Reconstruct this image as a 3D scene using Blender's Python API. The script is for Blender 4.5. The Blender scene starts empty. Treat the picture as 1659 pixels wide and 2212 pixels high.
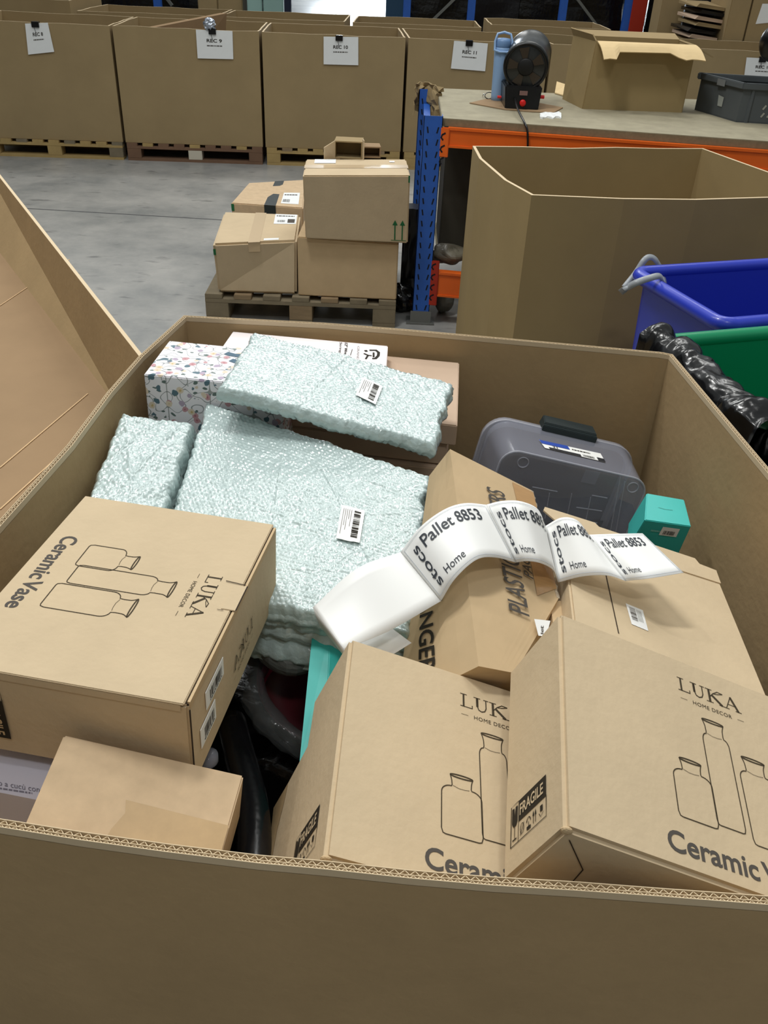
import bpy, bmesh, math, random
from math import sin, cos, pi, radians
from mathutils import Vector, Matrix, Quaternion, noise
random.seed(4)
SC = bpy.context.scene
COL = SC.collection

# ------------------------------------------------------------------ camera
IW, IH, FPX = 1659, 2212, 1850.0
PITCH, ROLL, CH = radians(33.5), radians(2.76), 1.70
CAMP = Vector((0, 0, CH))
_F = Vector((0, cos(PITCH), -sin(PITCH)))
_R0, _U0 = Vector((1, 0, 0)), Vector((0, sin(PITCH), cos(PITCH)))
_R = cos(ROLL) * _R0 + sin(ROLL) * _U0
_U = -sin(ROLL) * _R0 + cos(ROLL) * _U0
cam = bpy.data.cameras.new('camera')
cam.sensor_fit = 'VERTICAL'
cam.sensor_height = 36
cam.lens = FPX / IH * 36
cam.clip_start = .02
cam.clip_end = 200
camo = bpy.data.objects.new('camera', cam)
COL.objects.link(camo)
M = Matrix((( _R.x, _U.x, -_F.x, 0), (_R.y, _U.y, -_F.y, 0), (_R.z, _U.z, -_F.z, CH), (0, 0, 0, 1)))
camo.matrix_world = M
SC.camera = camo

# ------------------------------------------------------------------ light and exposure
SC.view_settings.view_transform = 'Standard'
SC.view_settings.look = 'None'
SC.view_settings.gamma = 1
SC.view_settings.exposure = 0.0
SC.cycles.use_denoising = True
SC.cycles.max_bounces = 6
world = bpy.data.worlds.new('world')
SC.world = world
world.use_nodes = True
world.node_tree.nodes['Background'].inputs[0].default_value = (.95, 1.0, 1.0, 1)
world.node_tree.nodes['Background'].inputs[1].default_value = .35

def area(name, loc, target, sx, sy, power, col=(1, 1, .97)):
    l = bpy.data.lights.new(name, 'AREA')
    l.shape = 'RECTANGLE'
    l.size, l.size_y, l.energy, l.color = sx, sy, power, col
    o = bpy.data.objects.new(name, l)
    COL.objects.link(o)
    o.location = loc
    o.rotation_euler = (Vector(target) - Vector(loc)).to_track_quat('-Z', 'Y').to_euler()
    return o
area('ceiling_or_fill_lamp', (-1.3, 2.7, 6.0), (0, 1.0, .9), 1.3, .4, 140)
area('ceiling_or_fill_lamp', (1.2, 5.8, 6.4), (.6, 3.0, .9), 2.4, .8, 70)
area('ceiling_or_fill_lamp', (-2.0, 11.5, 6.6), (-1.0, 8.5, 0), 4, 1.0, 190)
area('ceiling_or_fill_lamp', (2.5, 9.0, 6.6), (1.6, 6.4, 0), 4, 1.0, 80)
area('ceiling_or_fill_lamp', (.8, -1.6, 6.2), (.1, 1.2, .8), 1.0, .4, 48)  # added fill from the camera side, lifts the bin's inner back wall and front faces
for lx, ly, lp in ((-3.2, .8, 12), (-2.9, 4.2, 46), (.4, 4.2, 16), (2.4, 2.2, 10), (-.4, .4, 10), (1.6, 7.5, 12)):  # unseen small lamps added for glints; the strongest brightens the octagonal bin's left side
    area('glint_lamp', (lx, ly, 6.3), (lx * .3, ly * .3 + .9, .9), .22, .22, lp)
area('daylight_door', (-1.0, 38, 4), (0, 10, 0), 5, 4, 1500, (.85, .93, 1))

# ------------------------------------------------------------------ back-projection helpers
def ray(x, y):
    return _F * FPX + _R * (x - IW / 2) + _U * (IH / 2 - y)
def atz(x, y, z):
    d = ray(x, y)
    return CAMP + d * ((z - CH) / d.z)
def aty(x, y, Y):
    d = ray(x, y)
    return CAMP + d * (Y / d.y)
def onplane(x, y, p, n):
    d = ray(x, y)
    return CAMP + d * ((p - CAMP).dot(n) / d.dot(n))

# ------------------------------------------------------------------ materials
MATS = {}
def lin(c):
    return tuple((v / 12.92 if v <= .04045 else ((v + .055) / 1.055) ** 2.4) for v in c)
def mat(name, rgb, rough=.6, metal=0, noise_amt=0, noise_scale=30, bump=0, bump_scale=200, spec=.5,
        transmission=0, alpha=1, coat=0, emit=0, stretch=None, ior=1.45, sheen=0):
    if name in MATS:
        return MATS[name]
    m = bpy.data.materials.new(name)
    m.use_nodes = True
    nt = m.node_tree
    b = nt.nodes['Principled BSDF']
    c = lin(rgb) + (1,)
    b.inputs['Base Color'].default_value = c
    b.inputs['Roughness'].default_value = rough
    b.inputs['Metallic'].default_value = metal
    b.inputs['Specular IOR Level'].default_value = spec
    b.inputs['Transmission Weight'].default_value = transmission
    b.inputs['Alpha'].default_value = alpha
    b.inputs['Coat Weight'].default_value = coat
    b.inputs['IOR'].default_value = ior
    if emit:
        b.inputs['Emission Color'].default_value = c
        b.inputs['Emission Strength'].default_value = emit
    tc = nt.nodes.new('ShaderNodeTexCoord')
    mp = nt.nodes.new('ShaderNodeMapping')
    nt.links.new(tc.outputs['Object'], mp.inputs[0])
    if stretch:
        mp.inputs['Scale'].default_value = stretch
    if noise_amt:
        n = nt.nodes.new('ShaderNodeTexNoise')
        n.inputs['Scale'].default_value = noise_scale
        n.inputs['Detail'].default_value = 6
        n.inputs['Roughness'].default_value = .65
        nt.links.new(mp.outputs[0], n.inputs['Vector'])
        r = nt.nodes.new('ShaderNodeMapRange')
        r.inputs['From Min'].default_value = .3
        r.inputs['From Max'].default_value = .7
        r.inputs['To Min'].default_value = 1 - noise_amt
        r.inputs['To Max'].default_value = 1 + noise_amt
        nt.links.new(n.outputs['Fac'], r.inputs['Value'])
        mx = nt.nodes.new('ShaderNodeVectorMath')
        mx.operation = 'SCALE'
        mx.inputs[0].default_value = c[:3]
        nt.links.new(r.outputs[0], mx.inputs['Scale'])
        nt.links.new(mx.outputs[0], b.inputs['Base Color'])
    if bump:
        n2 = nt.nodes.new('ShaderNodeTexNoise')
        n2.inputs['Scale'].default_value = bump_scale
        n2.inputs['Detail'].default_value = 4
        nt.links.new(mp.outputs[0], n2.inputs['Vector'])
        bp = nt.nodes.new('ShaderNodeBump')
        bp.inputs['Strength'].default_value = bump
        bp.inputs['Distance'].default_value = .01
        nt.links.new(n2.outputs['Fac'], bp.inputs['Height'])
        nt.links.new(bp.outputs[0], b.inputs['Normal'])
    MATS[name] = m
    return m

card = mat('cardboard_kraft', (.79, .71, .585), .85, noise_amt=.05, noise_scale=9, bump=.08, bump_scale=90, spec=.25)
card_bin = mat('cardboard_bin', (.69, .59, .44), .9, noise_amt=.07, noise_scale=5, bump=.1, bump_scale=60, spec=.2)
card_row = mat('cardboard_row', (.62, .54, .40), .9, noise_amt=.06, noise_scale=3, spec=.2)
card_oct = mat('cardboard_octagon', (.62, .54, .385), .9, noise_amt=.05, noise_scale=4, spec=.2)
card_warm = mat('cardboard_warm', (.78, .68, .535), .85, noise_amt=.05, noise_scale=14, spec=.25)
card_plain = mat('cardboard_pale', (.80, .70, .57), .85, noise_amt=.09, noise_scale=28, spec=.25)
card_rose = mat('cardboard_rosy', (.78, .68, .59), .85, noise_amt=.03, noise_scale=14, spec=.25)
card_tray = mat('cardboard_tray', (.60, .50, .385), .9, noise_amt=.05, noise_scale=6, spec=.2)
card_cream = mat('cardboard_cream', (.86, .76, .58), .85, noise_amt=.04, noise_scale=20, spec=.25)
card_edge = mat('cardboard_cut_edge', (.84, .76, .63), .9)
ink = mat('printed_ink', (.19, .17, .14), .75, spec=.2)
ink_grey = mat('printed_ink_grey', (.33, .31, .29), .75, spec=.2)
ink_thin = mat('printed_ink_brown', (.27, .235, .18), .8, spec=.2)
green_ink = mat('green_ink', (.12, .42, .24), .8)
paper = mat('white_paper', (.93, .94, .94), .6, noise_amt=.015, noise_scale=20)
label_paper = mat('label_paper', (.95, .95, .94), .45)
white_card = mat('white_card', (.93, .90, .90), .5)
lilac_card = mat('lilac_card', (.84, .83, .89), .6)
grey_board = mat('grey_outline', (.80, .81, .82), .6)
tape_tan = mat('tan_tape', (.72, .56, .37), .3, noise_amt=.08, noise_scale=25, stretch=(1, 6, 6), coat=.4)
tape_clear = mat('cream_tape', (.80, .70, .55), .3, coat=.3)
tape_dark = mat('dark_tape', (.16, .20, .21), .4, noise_amt=.2, noise_scale=30)
dark_gap = mat('dark_crease', (.20, .15, .10), .95)
turq = mat('turquoise_card', (.24, .72, .69), .45, noise_amt=.03, noise_scale=20)
turq_d = mat('turquoise_front', (.10, .52, .47), .5)
blue_plastic = mat('blue_plastic', (.17, .24, .72), .32, coat=.2)
green_plastic = mat('green_plastic', (.04, .54, .36), .35, coat=.2)
black_bag = mat('black_polythene', (.045, .045, .05), .2, spec=.7, bump=.5, bump_scale=18)
black_plastic = mat('black_plastic', (.05, .05, .055), .3, noise_amt=.2, noise_scale=20)
dark_soft = mat('dark_wrapped_film', (.09, .09, .10), .25, bump=.6, bump_scale=9)
steel_blue = mat('blue_painted_steel', (.17, .37, .72), .45, noise_amt=.1, noise_scale=8)
steel_orange = mat('orange_painted_steel', (.92, .41, .12), .4, noise_amt=.06, noise_scale=5)
steel_red = mat('red_painted_steel', (.66, .17, .08), .5)
slot_dark = mat('slot_dark', (.04, .06, .10), .8)
galv = mat('galvanised_steel', (.50, .51, .50), .4, metal=.6)
chip = mat('chipboard', (.60, .57, .48), .8, noise_amt=.14, noise_scale=10)
chip_edge = mat('chipboard_edge', (.50, .46, .36), .9, noise_amt=.15, noise_scale=40)
wood = mat('pallet_wood', (.56, .48, .37), .9, noise_amt=.2, noise_scale=6, stretch=(1, 6, 6))
wood_light = mat('pallet_wood_light', (.68, .58, .38), .9, noise_amt=.15, noise_scale=6)
wood_red = mat('pallet_wood_red', (.47, .36, .28), .9, noise_amt=.15, noise_scale=6)
wood_grey = mat('pallet_wood_grey', (.50, .455, .37), .9, noise_amt=.15, noise_scale=9)
grey_crate = mat('grey_crate_plastic', (.31, .33, .34), .55)
anthracite = mat('anthracite_plastic', (.16, .20, .21), .45)
bottle_blue = mat('pale_blue_plastic', (.55, .68, .84), .35)
bottle_dark = mat('powder_blue_plastic', (.42, .55, .72), .4)
teal_pale = mat('pale_teal_wrap', (.62, .76, .74), .3)
foil = mat('silver_foil', (.72, .75, .80), .2, metal=.8, bump=.8, bump_scale=40)
strap_grey = mat('grey_strap', (.58, .60, .62), .35, noise_amt=.1)
maroon = mat('maroon_enamel', (.36, .13, .16), .35)
magenta = mat('magenta_enamel', (.78, .20, .42), .35)
red_switch = mat('red_switch', (.85, .12, .12), .3)
sticker_blue = mat('sticker_blue', (.12, .28, .66), .4)
sticker_black = mat('sticker_black', (.12, .13, .16), .4)
peach = mat('peach_tape', (.93, .55, .45), .5)
green_net = mat('green_netting', (.10, .38, .18), .8, bump=.8, bump_scale=60)

def translucent(name, rgb, fac, rough=.15, bump=0, bscale=30):
    """clear plastic: part see-through, part glossy milky surface"""
    if name in MATS:
        return MATS[name]
    m = mat(name, rgb, rough, spec=.6, bump=bump, bump_scale=bscale)
    nt = m.node_tree
    out = nt.nodes['Material Output']
    b = nt.nodes['Principled BSDF']
    t = nt.nodes.new('ShaderNodeBsdfTransparent')
    t.inputs[0].default_value = (.93, .95, .97, 1)
    mx = nt.nodes.new('ShaderNodeMixShader')
    mx.inputs[0].default_value = fac
    nt.links.new(t.outputs[0], mx.inputs[1])
    nt.links.new(b.outputs[0], mx.inputs[2])
    nt.links.new(mx.outputs[0], out.inputs[0])
    return m
clear = translucent('clear_polypropylene', (.68, .69, .75), .36, .12)
clear_rib = translucent('clear_polypropylene_rim', (.80, .80, .84), .5, .12)
film = translucent('clear_film', (.48, .49, .49), .42, .12, .9, 22)
shiny_tape = translucent('clear_tape', (.85, .80, .72), .5, .1, .6, 60)

def bubble_mat():
    m = mat('bubble_wrap_film', (.77, .845, .84), .16, spec=.6)
    nt = m.node_tree
    b = nt.nodes['Principled BSDF']
    tc = nt.nodes.new('ShaderNodeTexCoord')
    n = nt.nodes.new('ShaderNodeTexVoronoi')
    n.feature = 'DISTANCE_TO_EDGE'
    n.inputs['Scale'].default_value = 75
    n.inputs['Randomness'].default_value = 1
    nt.links.new(tc.outputs['Object'], n.inputs['Vector'])
    n2 = nt.nodes.new('ShaderNodeTexNoise')
    n2.inputs['Scale'].default_value = 70
    n2.inputs['Detail'].default_value = 3
    nt.links.new(tc.outputs['Object'], n2.inputs['Vector'])
    ad = nt.nodes.new('ShaderNodeMath')
    ad.operation = 'ADD'
    nt.links.new(n.outputs['Distance'], ad.inputs[0])
    nt.links.new(n2.outputs['Fac'], ad.inputs[1])
    bp = nt.nodes.new('ShaderNodeBump')
    bp.inputs['Strength'].default_value = .45
    bp.inputs['Distance'].default_value = .004
    nt.links.new(ad.outputs[0], bp.inputs['Height'])
    nt.links.new(bp.outputs[0], b.inputs['Normal'])
    n4 = nt.nodes.new('ShaderNodeTexVoronoi')
    n4.inputs['Scale'].default_value = 70
    nt.links.new(tc.outputs['Object'], n4.inputs['Vector'])
    bp2 = nt.nodes.new('ShaderNodeBump')
    bp2.inputs['Strength'].default_value = .5
    bp2.inputs['Distance'].default_value = .005
    nt.links.new(n4.outputs['Distance'], bp2.inputs['Height'])
    nt.links.new(bp2.outputs[0], b.inputs['Coat Normal'])
    b.inputs['Transmission Weight'].default_value = .15
    b.inputs['Coat Weight'].default_value = 1
    b.inputs['Coat Roughness'].default_value = .04
    return m
bubble = bubble_mat()

def floor_mat():
    m = mat('polished_concrete', (.56, .565, .56), .33, spec=.5)
    nt = m.node_tree
    b = nt.nodes['Principled BSDF']
    tc = nt.nodes.new('ShaderNodeTexCoord')
    n = nt.nodes.new('ShaderNodeTexNoise')
    n.inputs['Scale'].default_value = 1.3
    n.inputs['Detail'].default_value = 8
    n.inputs['Roughness'].default_value = .7
    nt.links.new(tc.outputs['Object'], n.inputs['Vector'])
    cr = nt.nodes.new('ShaderNodeValToRGB')
    cr.color_ramp.elements[0].position = .33
    cr.color_ramp.elements[0].color = lin((.49, .50, .50)) + (1,)
    cr.color_ramp.elements[1].position = .62
    cr.color_ramp.elements[1].color = lin((.66, .655, .64)) + (1,)
    nt.links.new(n.outputs['Fac'], cr.inputs[0])
    n3 = nt.nodes.new('ShaderNodeTexNoise')
    n3.inputs['Scale'].default_value = 5
    n3.inputs['Detail'].default_value = 3
    mp = nt.nodes.new('ShaderNodeMapping')
    mp.inputs['Scale'].default_value = (1, 2.2, 1)
    nt.links.new(tc.outputs['Object'], mp.inputs[0])
    nt.links.new(mp.outputs[0], n3.inputs['Vector'])
    c2 = nt.nodes.new('ShaderNodeValToRGB')
    c2.color_ramp.elements[0].position = .27
    c2.color_ramp.elements[0].color = (.45, .46, .48, 1)
    c2.color_ramp.elements[1].position = .38
    c2.color_ramp.elements[1].color = (1, 1, 1, 1)
    nt.links.new(n3.outputs['Fac'], c2.inputs[0])
    mm = nt.nodes.new('ShaderNodeMixRGB')
    mm.blend_type = 'MULTIPLY'
    mm.inputs[0].default_value = .8
    nt.links.new(cr.outputs[0], mm.inputs[1])
    nt.links.new(c2.outputs[0], mm.inputs[2])
    nt.links.new(mm.outputs[0], b.inputs['Base Color'])
    return m

def floral_mat():
    """white gift card strewn with small dusty flowers, leaves and stalks"""
    m = mat('floral_card', (.94, .93, .94), .55)
    nt = m.node_tree
    b = nt.nodes['Principled BSDF']
    tc = nt.nodes.new('ShaderNodeTexCoord')
    prev = None
    base = nt.nodes.new('ShaderNodeRGB')
    base.outputs[0].default_value = lin((.94, .93, .95)) + (1,)
    prev = base.outputs[0]
    nz = nt.nodes.new('ShaderNodeTexNoise')
    nz.inputs['Scale'].default_value = 55
    nt.links.new(tc.outputs['Object'], nz.inputs['Vector'])
    def layer(scale, off, thr, col, soft=.02, rnd=1, warp=.02, stretch=(1, 1, 1)):
        nonlocal prev
        mp = nt.nodes.new('ShaderNodeMapping')
        mp.inputs['Location'].default_value = off
        mp.inputs['Scale'].default_value = stretch
        sc = nt.nodes.new('ShaderNodeVectorMath')
        sc.operation = 'SCALE'
        sc.inputs['Scale'].default_value = warp
        nt.links.new(nz.outputs['Color'], sc.inputs[0])
        ad = nt.nodes.new('ShaderNodeVectorMath')
        ad.operation = 'ADD'
        nt.links.new(tc.outputs['Object'], ad.inputs[0])
        nt.links.new(sc.outputs[0], ad.inputs[1])
        nt.links.new(ad.outputs[0], mp.inputs[0])
        v = nt.nodes.new('ShaderNodeTexVoronoi')
        v.inputs['Scale'].default_value = scale
        v.inputs['Randomness'].default_value = rnd
        nt.links.new(mp.outputs[0], v.inputs['Vector'])
        r = nt.nodes.new('ShaderNodeMapRange')
        r.inputs['From Min'].default_value = thr
        r.inputs['From Max'].default_value = thr + soft
        r.inputs['To Min'].default_value = 1
        r.inputs['To Max'].default_value = 0
        nt.links.new(v.outputs['Distance'], r.inputs['Value'])
        mx = nt.nodes.new('ShaderNodeMixRGB')
        nt.links.new(r.outputs[0], mx.inputs[0])
        nt.links.new(prev, mx.inputs[1])
        mx.inputs[2].default_value = lin(col) + (1,)
        prev = mx.outputs[0]
    def stalks(scale, off, col):
        nonlocal prev
        mp = nt.nodes.new('ShaderNodeMapping')
        mp.inputs['Location'].default_value = off
        nt.links.new(tc.outputs['Object'], mp.inputs[0])
        n = nt.nodes.new('ShaderNodeTexNoise')
        n.inputs['Scale'].default_value = scale
        n.inputs['Detail'].default_value = 0
        nt.links.new(mp.outputs[0], n.inputs['Vector'])
        s = nt.nodes.new('ShaderNodeMath')
        s.operation = 'SUBTRACT'
        s.inputs[1].default_value = .5
        nt.links.new(n.outputs['Fac'], s.inputs[0])
        a = nt.nodes.new('ShaderNodeMath')
        a.operation = 'ABSOLUTE'
        nt.links.new(s.outputs[0], a.inputs[0])
        r = nt.nodes.new('ShaderNodeMapRange')
        r.inputs['From Min'].default_value = .008
        r.inputs['From Max'].default_value = .013
        r.inputs['To Min'].default_value = .8
        r.inputs['To Max'].default_value = 0
        nt.links.new(a.outputs[0], r.inputs['Value'])
        mx = nt.nodes.new('ShaderNodeMixRGB')
        nt.links.new(r.outputs[0], mx.inputs[0])
        nt.links.new(prev, mx.inputs[1])
        mx.inputs[2].default_value = lin(col) + (1,)
        prev = mx.outputs[0]
    stalks(30, (0, 0, 0), (.42, .46, .46))
    stalks(24, (3, 1, 5), (.48, .50, .48))
    layer(46, (0, 0, 0), .22, (.38, .45, .43), .03, warp=.012, stretch=(1, 1.6, 1.6))
    layer(38, (4, 2, 1), .22, (.34, .45, .50), .03, warp=.016)
    layer(34, (1, 5, 2), .22, (.78, .60, .62), .03, warp=.008)
    layer(34, (1, 5, 2), .08, (.70, .44, .48), .03, warp=.008)
    layer(32, (7, 3, 9), .21, (.87, .81, .73), .03, warp=.01)
    layer(32, (7, 3, 9), .07, (.80, .70, .48), .03, warp=.01)
    layer(30, (2, 8, 4), .18, (.70, .64, .72), .03, warp=.01)
    nt.links.new(prev, b.inputs['Base Color'])
    return m

# ------------------------------------------------------------------ object helpers
def setp(o, label=None, cat=None, group=None, kind=None):
    if label: o['label'] = label
    if cat: o['category'] = cat
    if group: o['group'] = group
    if kind: o['kind'] = kind
    return o
def wpos(o):
    v = Vector((0, 0, 0))
    return o.matrix_basis.translation if o.parent is None else wpos(o.parent) + o.matrix_basis.translation
def thing(name, label, cat, loc=(0, 0, 0), group=None, rot=None):
    o = bpy.data.objects.new(name, None)
    o.empty_display_size = .05
    COL.objects.link(o)
    if rot is None:
        o.matrix_basis = Matrix.Translation(Vector(loc))
    else:
        o.matrix_basis = Matrix.Translation(Vector(loc)) @ rot.to_4x4()
    return setp(o, label, cat, group)
class MB:
    def __init__(s):
        s.v, s.f, s.mi = [], [], []
    def add(s, vs, fs, mi=0):
        n = len(s.v)
        s.v += [Vector(p) for p in vs]
        s.f += [tuple(i + n for i in f) for f in fs]
        s.mi += [mi] * len(fs)
        return s
    def hexa(s, c, mi=0):
        """c: 8 corners, index = i + 2j + 4k"""
        return s.add(c, [(0, 2, 3, 1), (4, 5, 7, 6), (0, 1, 5, 4), (2, 6, 7, 3), (0, 4, 6, 2), (1, 3, 7, 5)], mi)
    def box(s, a, b, mi=0, T=None):
        c = [Vector((b[0] if i & 1 else a[0], b[1] if i & 2 else a[1], b[2] if i & 4 else a[2])) for i in range(8)]
        if T is not None:
            c = [T @ p for p in c]
        return s.hexa(c, mi)
    def bar(s, p, q, w, h, up=(0, 0, 1), mi=0):
        p, q = Vector(p), Vector(q)
        d = (q - p).normalized()
        x = d.cross(Vector(up)).normalized() * w / 2
        z = x.cross(d).normalized() * h / 2
        return s.hexa([p - x - z, p + x - z, q - x - z, q + x - z, p - x + z, p + x + z, q - x + z, q + x + z], mi)
    def tube(s, pts, r, n=8, mi=0, closed=False):
        pts = [Vector(p) for p in pts]
        m = len(pts)
        rs = r if isinstance(r, (list, tuple)) else [r] * m
        vs, fs = [], []
        pr = None
        for i, p in enumerate(pts):
            a = pts[(i - 1) % m] if (i > 0 or closed) else p
            b = pts[(i + 1) % m] if (i < m - 1 or closed) else p
            d = (b - a).normalized()
            if pr is None:
                u = d.orthogonal().normalized()
            else:
                u = (pr - d * pr.dot(d)).normalized()
            pr = u
            w = d.cross(u)
            for k in range(n):
                t = 2 * pi * k / n
                vs.append(p + (u * cos(t) + w * sin(t)) * rs[i])
        for i in range(m if closed else m - 1):
            for k in range(n):
                a, b = i * n + k, i * n + (k + 1) % n
                c, e = ((i + 1) % m) * n + (k + 1) % n, ((i + 1) % m) * n + k
                fs.append((a, b, c, e))
        if not closed:
            fs.append(tuple(reversed(range(n))))
            fs.append(tuple((m - 1) * n + k for k in range(n)))
        return s.add(vs, fs, mi)
    def lathe(s, prof, n=32, T=Matrix(), mi=0, cap=True):
        vs, fs = [], []
        for r, z in prof:
            for k in range(n):
                t = 2 * pi * k / n
                vs.append(T @ Vector((r * cos(t), r * sin(t), z)))
        for i in range(len(prof) - 1):
            for k in range(n):
                fs.append((i * n + k, i * n + (k + 1) % n, (i + 1) * n + (k + 1) % n, (i + 1) * n + k))
        if cap:
            fs.append(tuple(reversed(range(n))))
            fs.append(tuple((len(prof) - 1) * n + k for k in range(n)))
        return s.add(vs, fs, mi)
    def grid(s, P, mi=0, closed_u=False):
        """P[i][j] of points"""
        n, m = len(P), len(P[0])
        vs = [p for row in P for p in row]
        fs = [(i * m + j, i * m + j + 1, (i + 1) * m + j + 1, (i + 1) * m + j) for i in range(n - 1) for j in range(m - 1)]
        if closed_u:
            fs += [((n - 1) * m + j, (n - 1) * m + j + 1, j + 1, j) for j in range(m - 1)]
        return s.add(vs, fs, mi)
    def build(s, name, mats, parent=None, smooth=False, bevel=0, origin=None, local=False, **kw):
        """world-space vertices; with local=True vertices are already in the parent's frame"""
        me = bpy.data.meshes.new(name)
        if parent is not None:
            org = Vector((0, 0, 0)) if local else wpos(parent)
            off = org
        else:
            if origin is None:
                zs = min(p.z for p in s.v)
                origin = Vector((sum(p.x for p in s.v) / len(s.v), sum(p.y for p in s.v) / len(s.v), zs))
            off = Vector(origin)
        me.from_pydata([p - off for p in s.v], [], s.f)
        mats = mats if isinstance(mats, (list, tuple)) else [mats]
        for m in mats:
            me.materials.append(m)
        for p, mi in zip(me.polygons, s.mi):
            p.material_index = mi
            p.use_smooth = smooth
        bm = bmesh.new()
        bm.from_mesh(me)
        if bevel:
            es = [e for e in bm.edges if len(e.link_faces) == 2 and e.calc_face_angle(0) > .5]
            bmesh.ops.bevel(bm, geom=es, offset=bevel, segments=2, affect='EDGES', clamp_overlap=True)
        bmesh.ops.recalc_face_normals(bm, faces=bm.faces)
        bm.to_mesh(me)
        bm.free()
        o = bpy.data.objects.new(name, me)
        COL.objects.link(o)
        if parent is not None:
            o.parent = parent
        else:
            o.matrix_basis = Matrix.Translation(off)
        return setp(o, **kw)

# text as flat mesh, cached: returns (verts2d, faces, width)
TX = {}
def text2d(s, bold=0.0, shear=0, spacing=1):
    key = (s, bold, shear, spacing)
    if key in TX:
        return TX[key]
    cu = bpy.data.curves.new('tmp_text', 'FONT')
    cu.body = s
    cu.size = 1
    cu.offset = bold
    cu.shear = shear
    cu.space_character = spacing
    cu.resolution_u = 4
    cu.fill_mode = 'FRONT'
    ob = bpy.data.objects.new('tmp_text', cu)
    COL.objects.link(ob)
    dg = bpy.context.evaluated_depsgraph_get()
    me = bpy.data.meshes.new_from_object(ob.evaluated_get(dg))
    vs = [(v.co.x, v.co.y) for v in me.vertices]
    fs = [tuple(p.vertices) for p in me.polygons]
    x0 = min(v[0] for v in vs)
    x1 = max(v[0] for v in vs)
    vs = [(a - x0, b) for a, b in vs]
    bpy.data.objects.remove(ob)
    bpy.data.meshes.remove(me)
    bpy.data.curves.remove(cu)
    TX[key] = (vs, fs, x1 - x0)
    return TX[key]
def put_text(mb, s, x, y, w, h, f, bold=0.0, shear=0, mi=0, spacing=1):
    """text with left-bottom (x,y), total width w, cap height h; f maps (a,b)->point"""
    vs, fs, W = text2d(s, bold, shear, spacing)
    mb.add([f(x + a * w / W, y + b * h / .70) for a, b in vs], fs, mi)
def stroke(mb, pts, w, f, closed=False, mi=0):
    """flat line of width w along 2d points"""
    pts = [Vector(p).to_2d() if len(p) > 2 else Vector(p) for p in pts]
    n = len(pts)
    L, Rr = [], []
    for i in range(n):
        a = pts[(i - 1) % n] if (i > 0 or closed) else pts[i]
        b = pts[(i + 1) % n] if (i < n - 1 or closed) else pts[i]
        d = (b - a).normalized()
        nn = Vector((-d.y, d.x)) * w / 2
        L.append(pts[i] + nn)
        Rr.append(pts[i] - nn)
    vs = [f(p.x, p.y) for p in L] + [f(p.x, p.y) for p in Rr]
    m = n if closed else n - 1
    mb.add(vs, [(i, (i + 1) % n, n + (i + 1) % n, n + i) for i in range(m)], mi)
def rect(mb, x0, y0, x1, y1, f, mi=0):
    mb.add([f(x0, y0), f(x1, y0), f(x1, y1), f(x0, y1)], [(0, 1, 2, 3)], mi)
def barcode(mb, x0, y0, x1, y1, f, seed=1, mi=0, vertical=False):
    rnd = random.Random(seed)
    x = 0.0
    while x < .97:
        w = rnd.choice([.015, .025, .045])
        if vertical:
            rect(mb, x0, y0 + (y1 - y0) * x, x1, y0 + (y1 - y0) * min(1, x + w), f, mi)
        else:
            rect(mb, x0 + (x1 - x0) * x, y0, x0 + (x1 - x0) * min(1, x + w), y1, f, mi)
        x += w + rnd.choice([.015, .03, .04])
def dashes(mb, x0, y, x1, h, f, seed=1, mi=0):
    rnd = random.Random(seed)
    x = x0
    L = x1 - x0
    while x < x1:
        w = L * rnd.uniform(.06, .2)
        rect(mb, x, y, min(x1, x + w), y + h, f, mi)
        x += w + L * .03
def frame(o, ux, uy, lift=.0006):
    o, ux, uy = Vector(o), Vector(ux), Vector(uy)
    n = ux.cross(uy).normalized()
    return lambda a, b: o + ux * a + uy * b + n * lift
def quat(w):
    w = Vector(w)
    return Quaternion(w.normalized(), w.length).to_matrix() if w.length > 1e-9 else Matrix.Identity(3)
def spline(P, t):
    """Catmull-Rom through list of Vectors, t in 0..len-1"""
    n = len(P)
    i = max(0, min(n - 2, int(t)))
    u = t - i
    p1, p2 = P[i], P[i + 1]
    p0 = P[i - 1] if i > 0 else p1 * 2 - p2
    p3 = P[i + 2] if i < n - 2 else p2 * 2 - p1
    return .5 * ((2 * p1) + (p2 - p0) * u + (2 * p0 - 5 * p1 + 4 * p2 - p3) * u * u + (3 * p1 - p0 - 3 * p2 + p3) * u ** 3)

# ================================================================== SETTING
mb = MB()
mb.add([(-16, -3, 0), (16, -3, 0), (16, 44, 0), (-16, 44, 0)], [(0, 1, 2, 3)])
mb.build('floor', floor_mat(), kind='structure', origin=(0, 0, 0))
joint = MB()
a, b = atz(0, 447, 0), atz(560, 480, 0)
d = (b - a).normalized()
joint.bar(a - d * 4 + Vector((0, 0, .0005)), b + d * 6 + Vector((0, 0, .0005)), .012, .002)
joint.build('trim_1', mat('floor_joint', (.33, .33, .33), .9), kind='structure')
wallm = mat('wall_cladding', (.30, .32, .34), .8)
mb = MB()
for x0, x1, z0, z1 in ((-16, -3.4, 0, 8), (.25, 16, 0, 8), (-3.4, .25, 4.6, 8)):
    mb.box((x0, 43, z0), (x1, 43.2, z1))
mb.build('wall_back', wallm, kind='structure')
mb = MB()
mb.box((-3.4, 43.15, 0), (.25, 43.2, 4.6))
mb.build('door_1', mat('daylight_opening', (.92, .97, 1), .5, emit=9), kind='structure')
for nm, x in (('wall_left', -16.2), ('wall_right', 16)):
    mb = MB()
    mb.box((x, -3, 0), (x + .2, 43, 8))
    mb.build(nm, wallm, kind='structure')
mb = MB()
mb.box((-16, -3.2, 0), (16, -3, 8))
mb.build('wall_front', mat('wall_plaster', (.55, .55, .54), .8), kind='structure')

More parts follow.
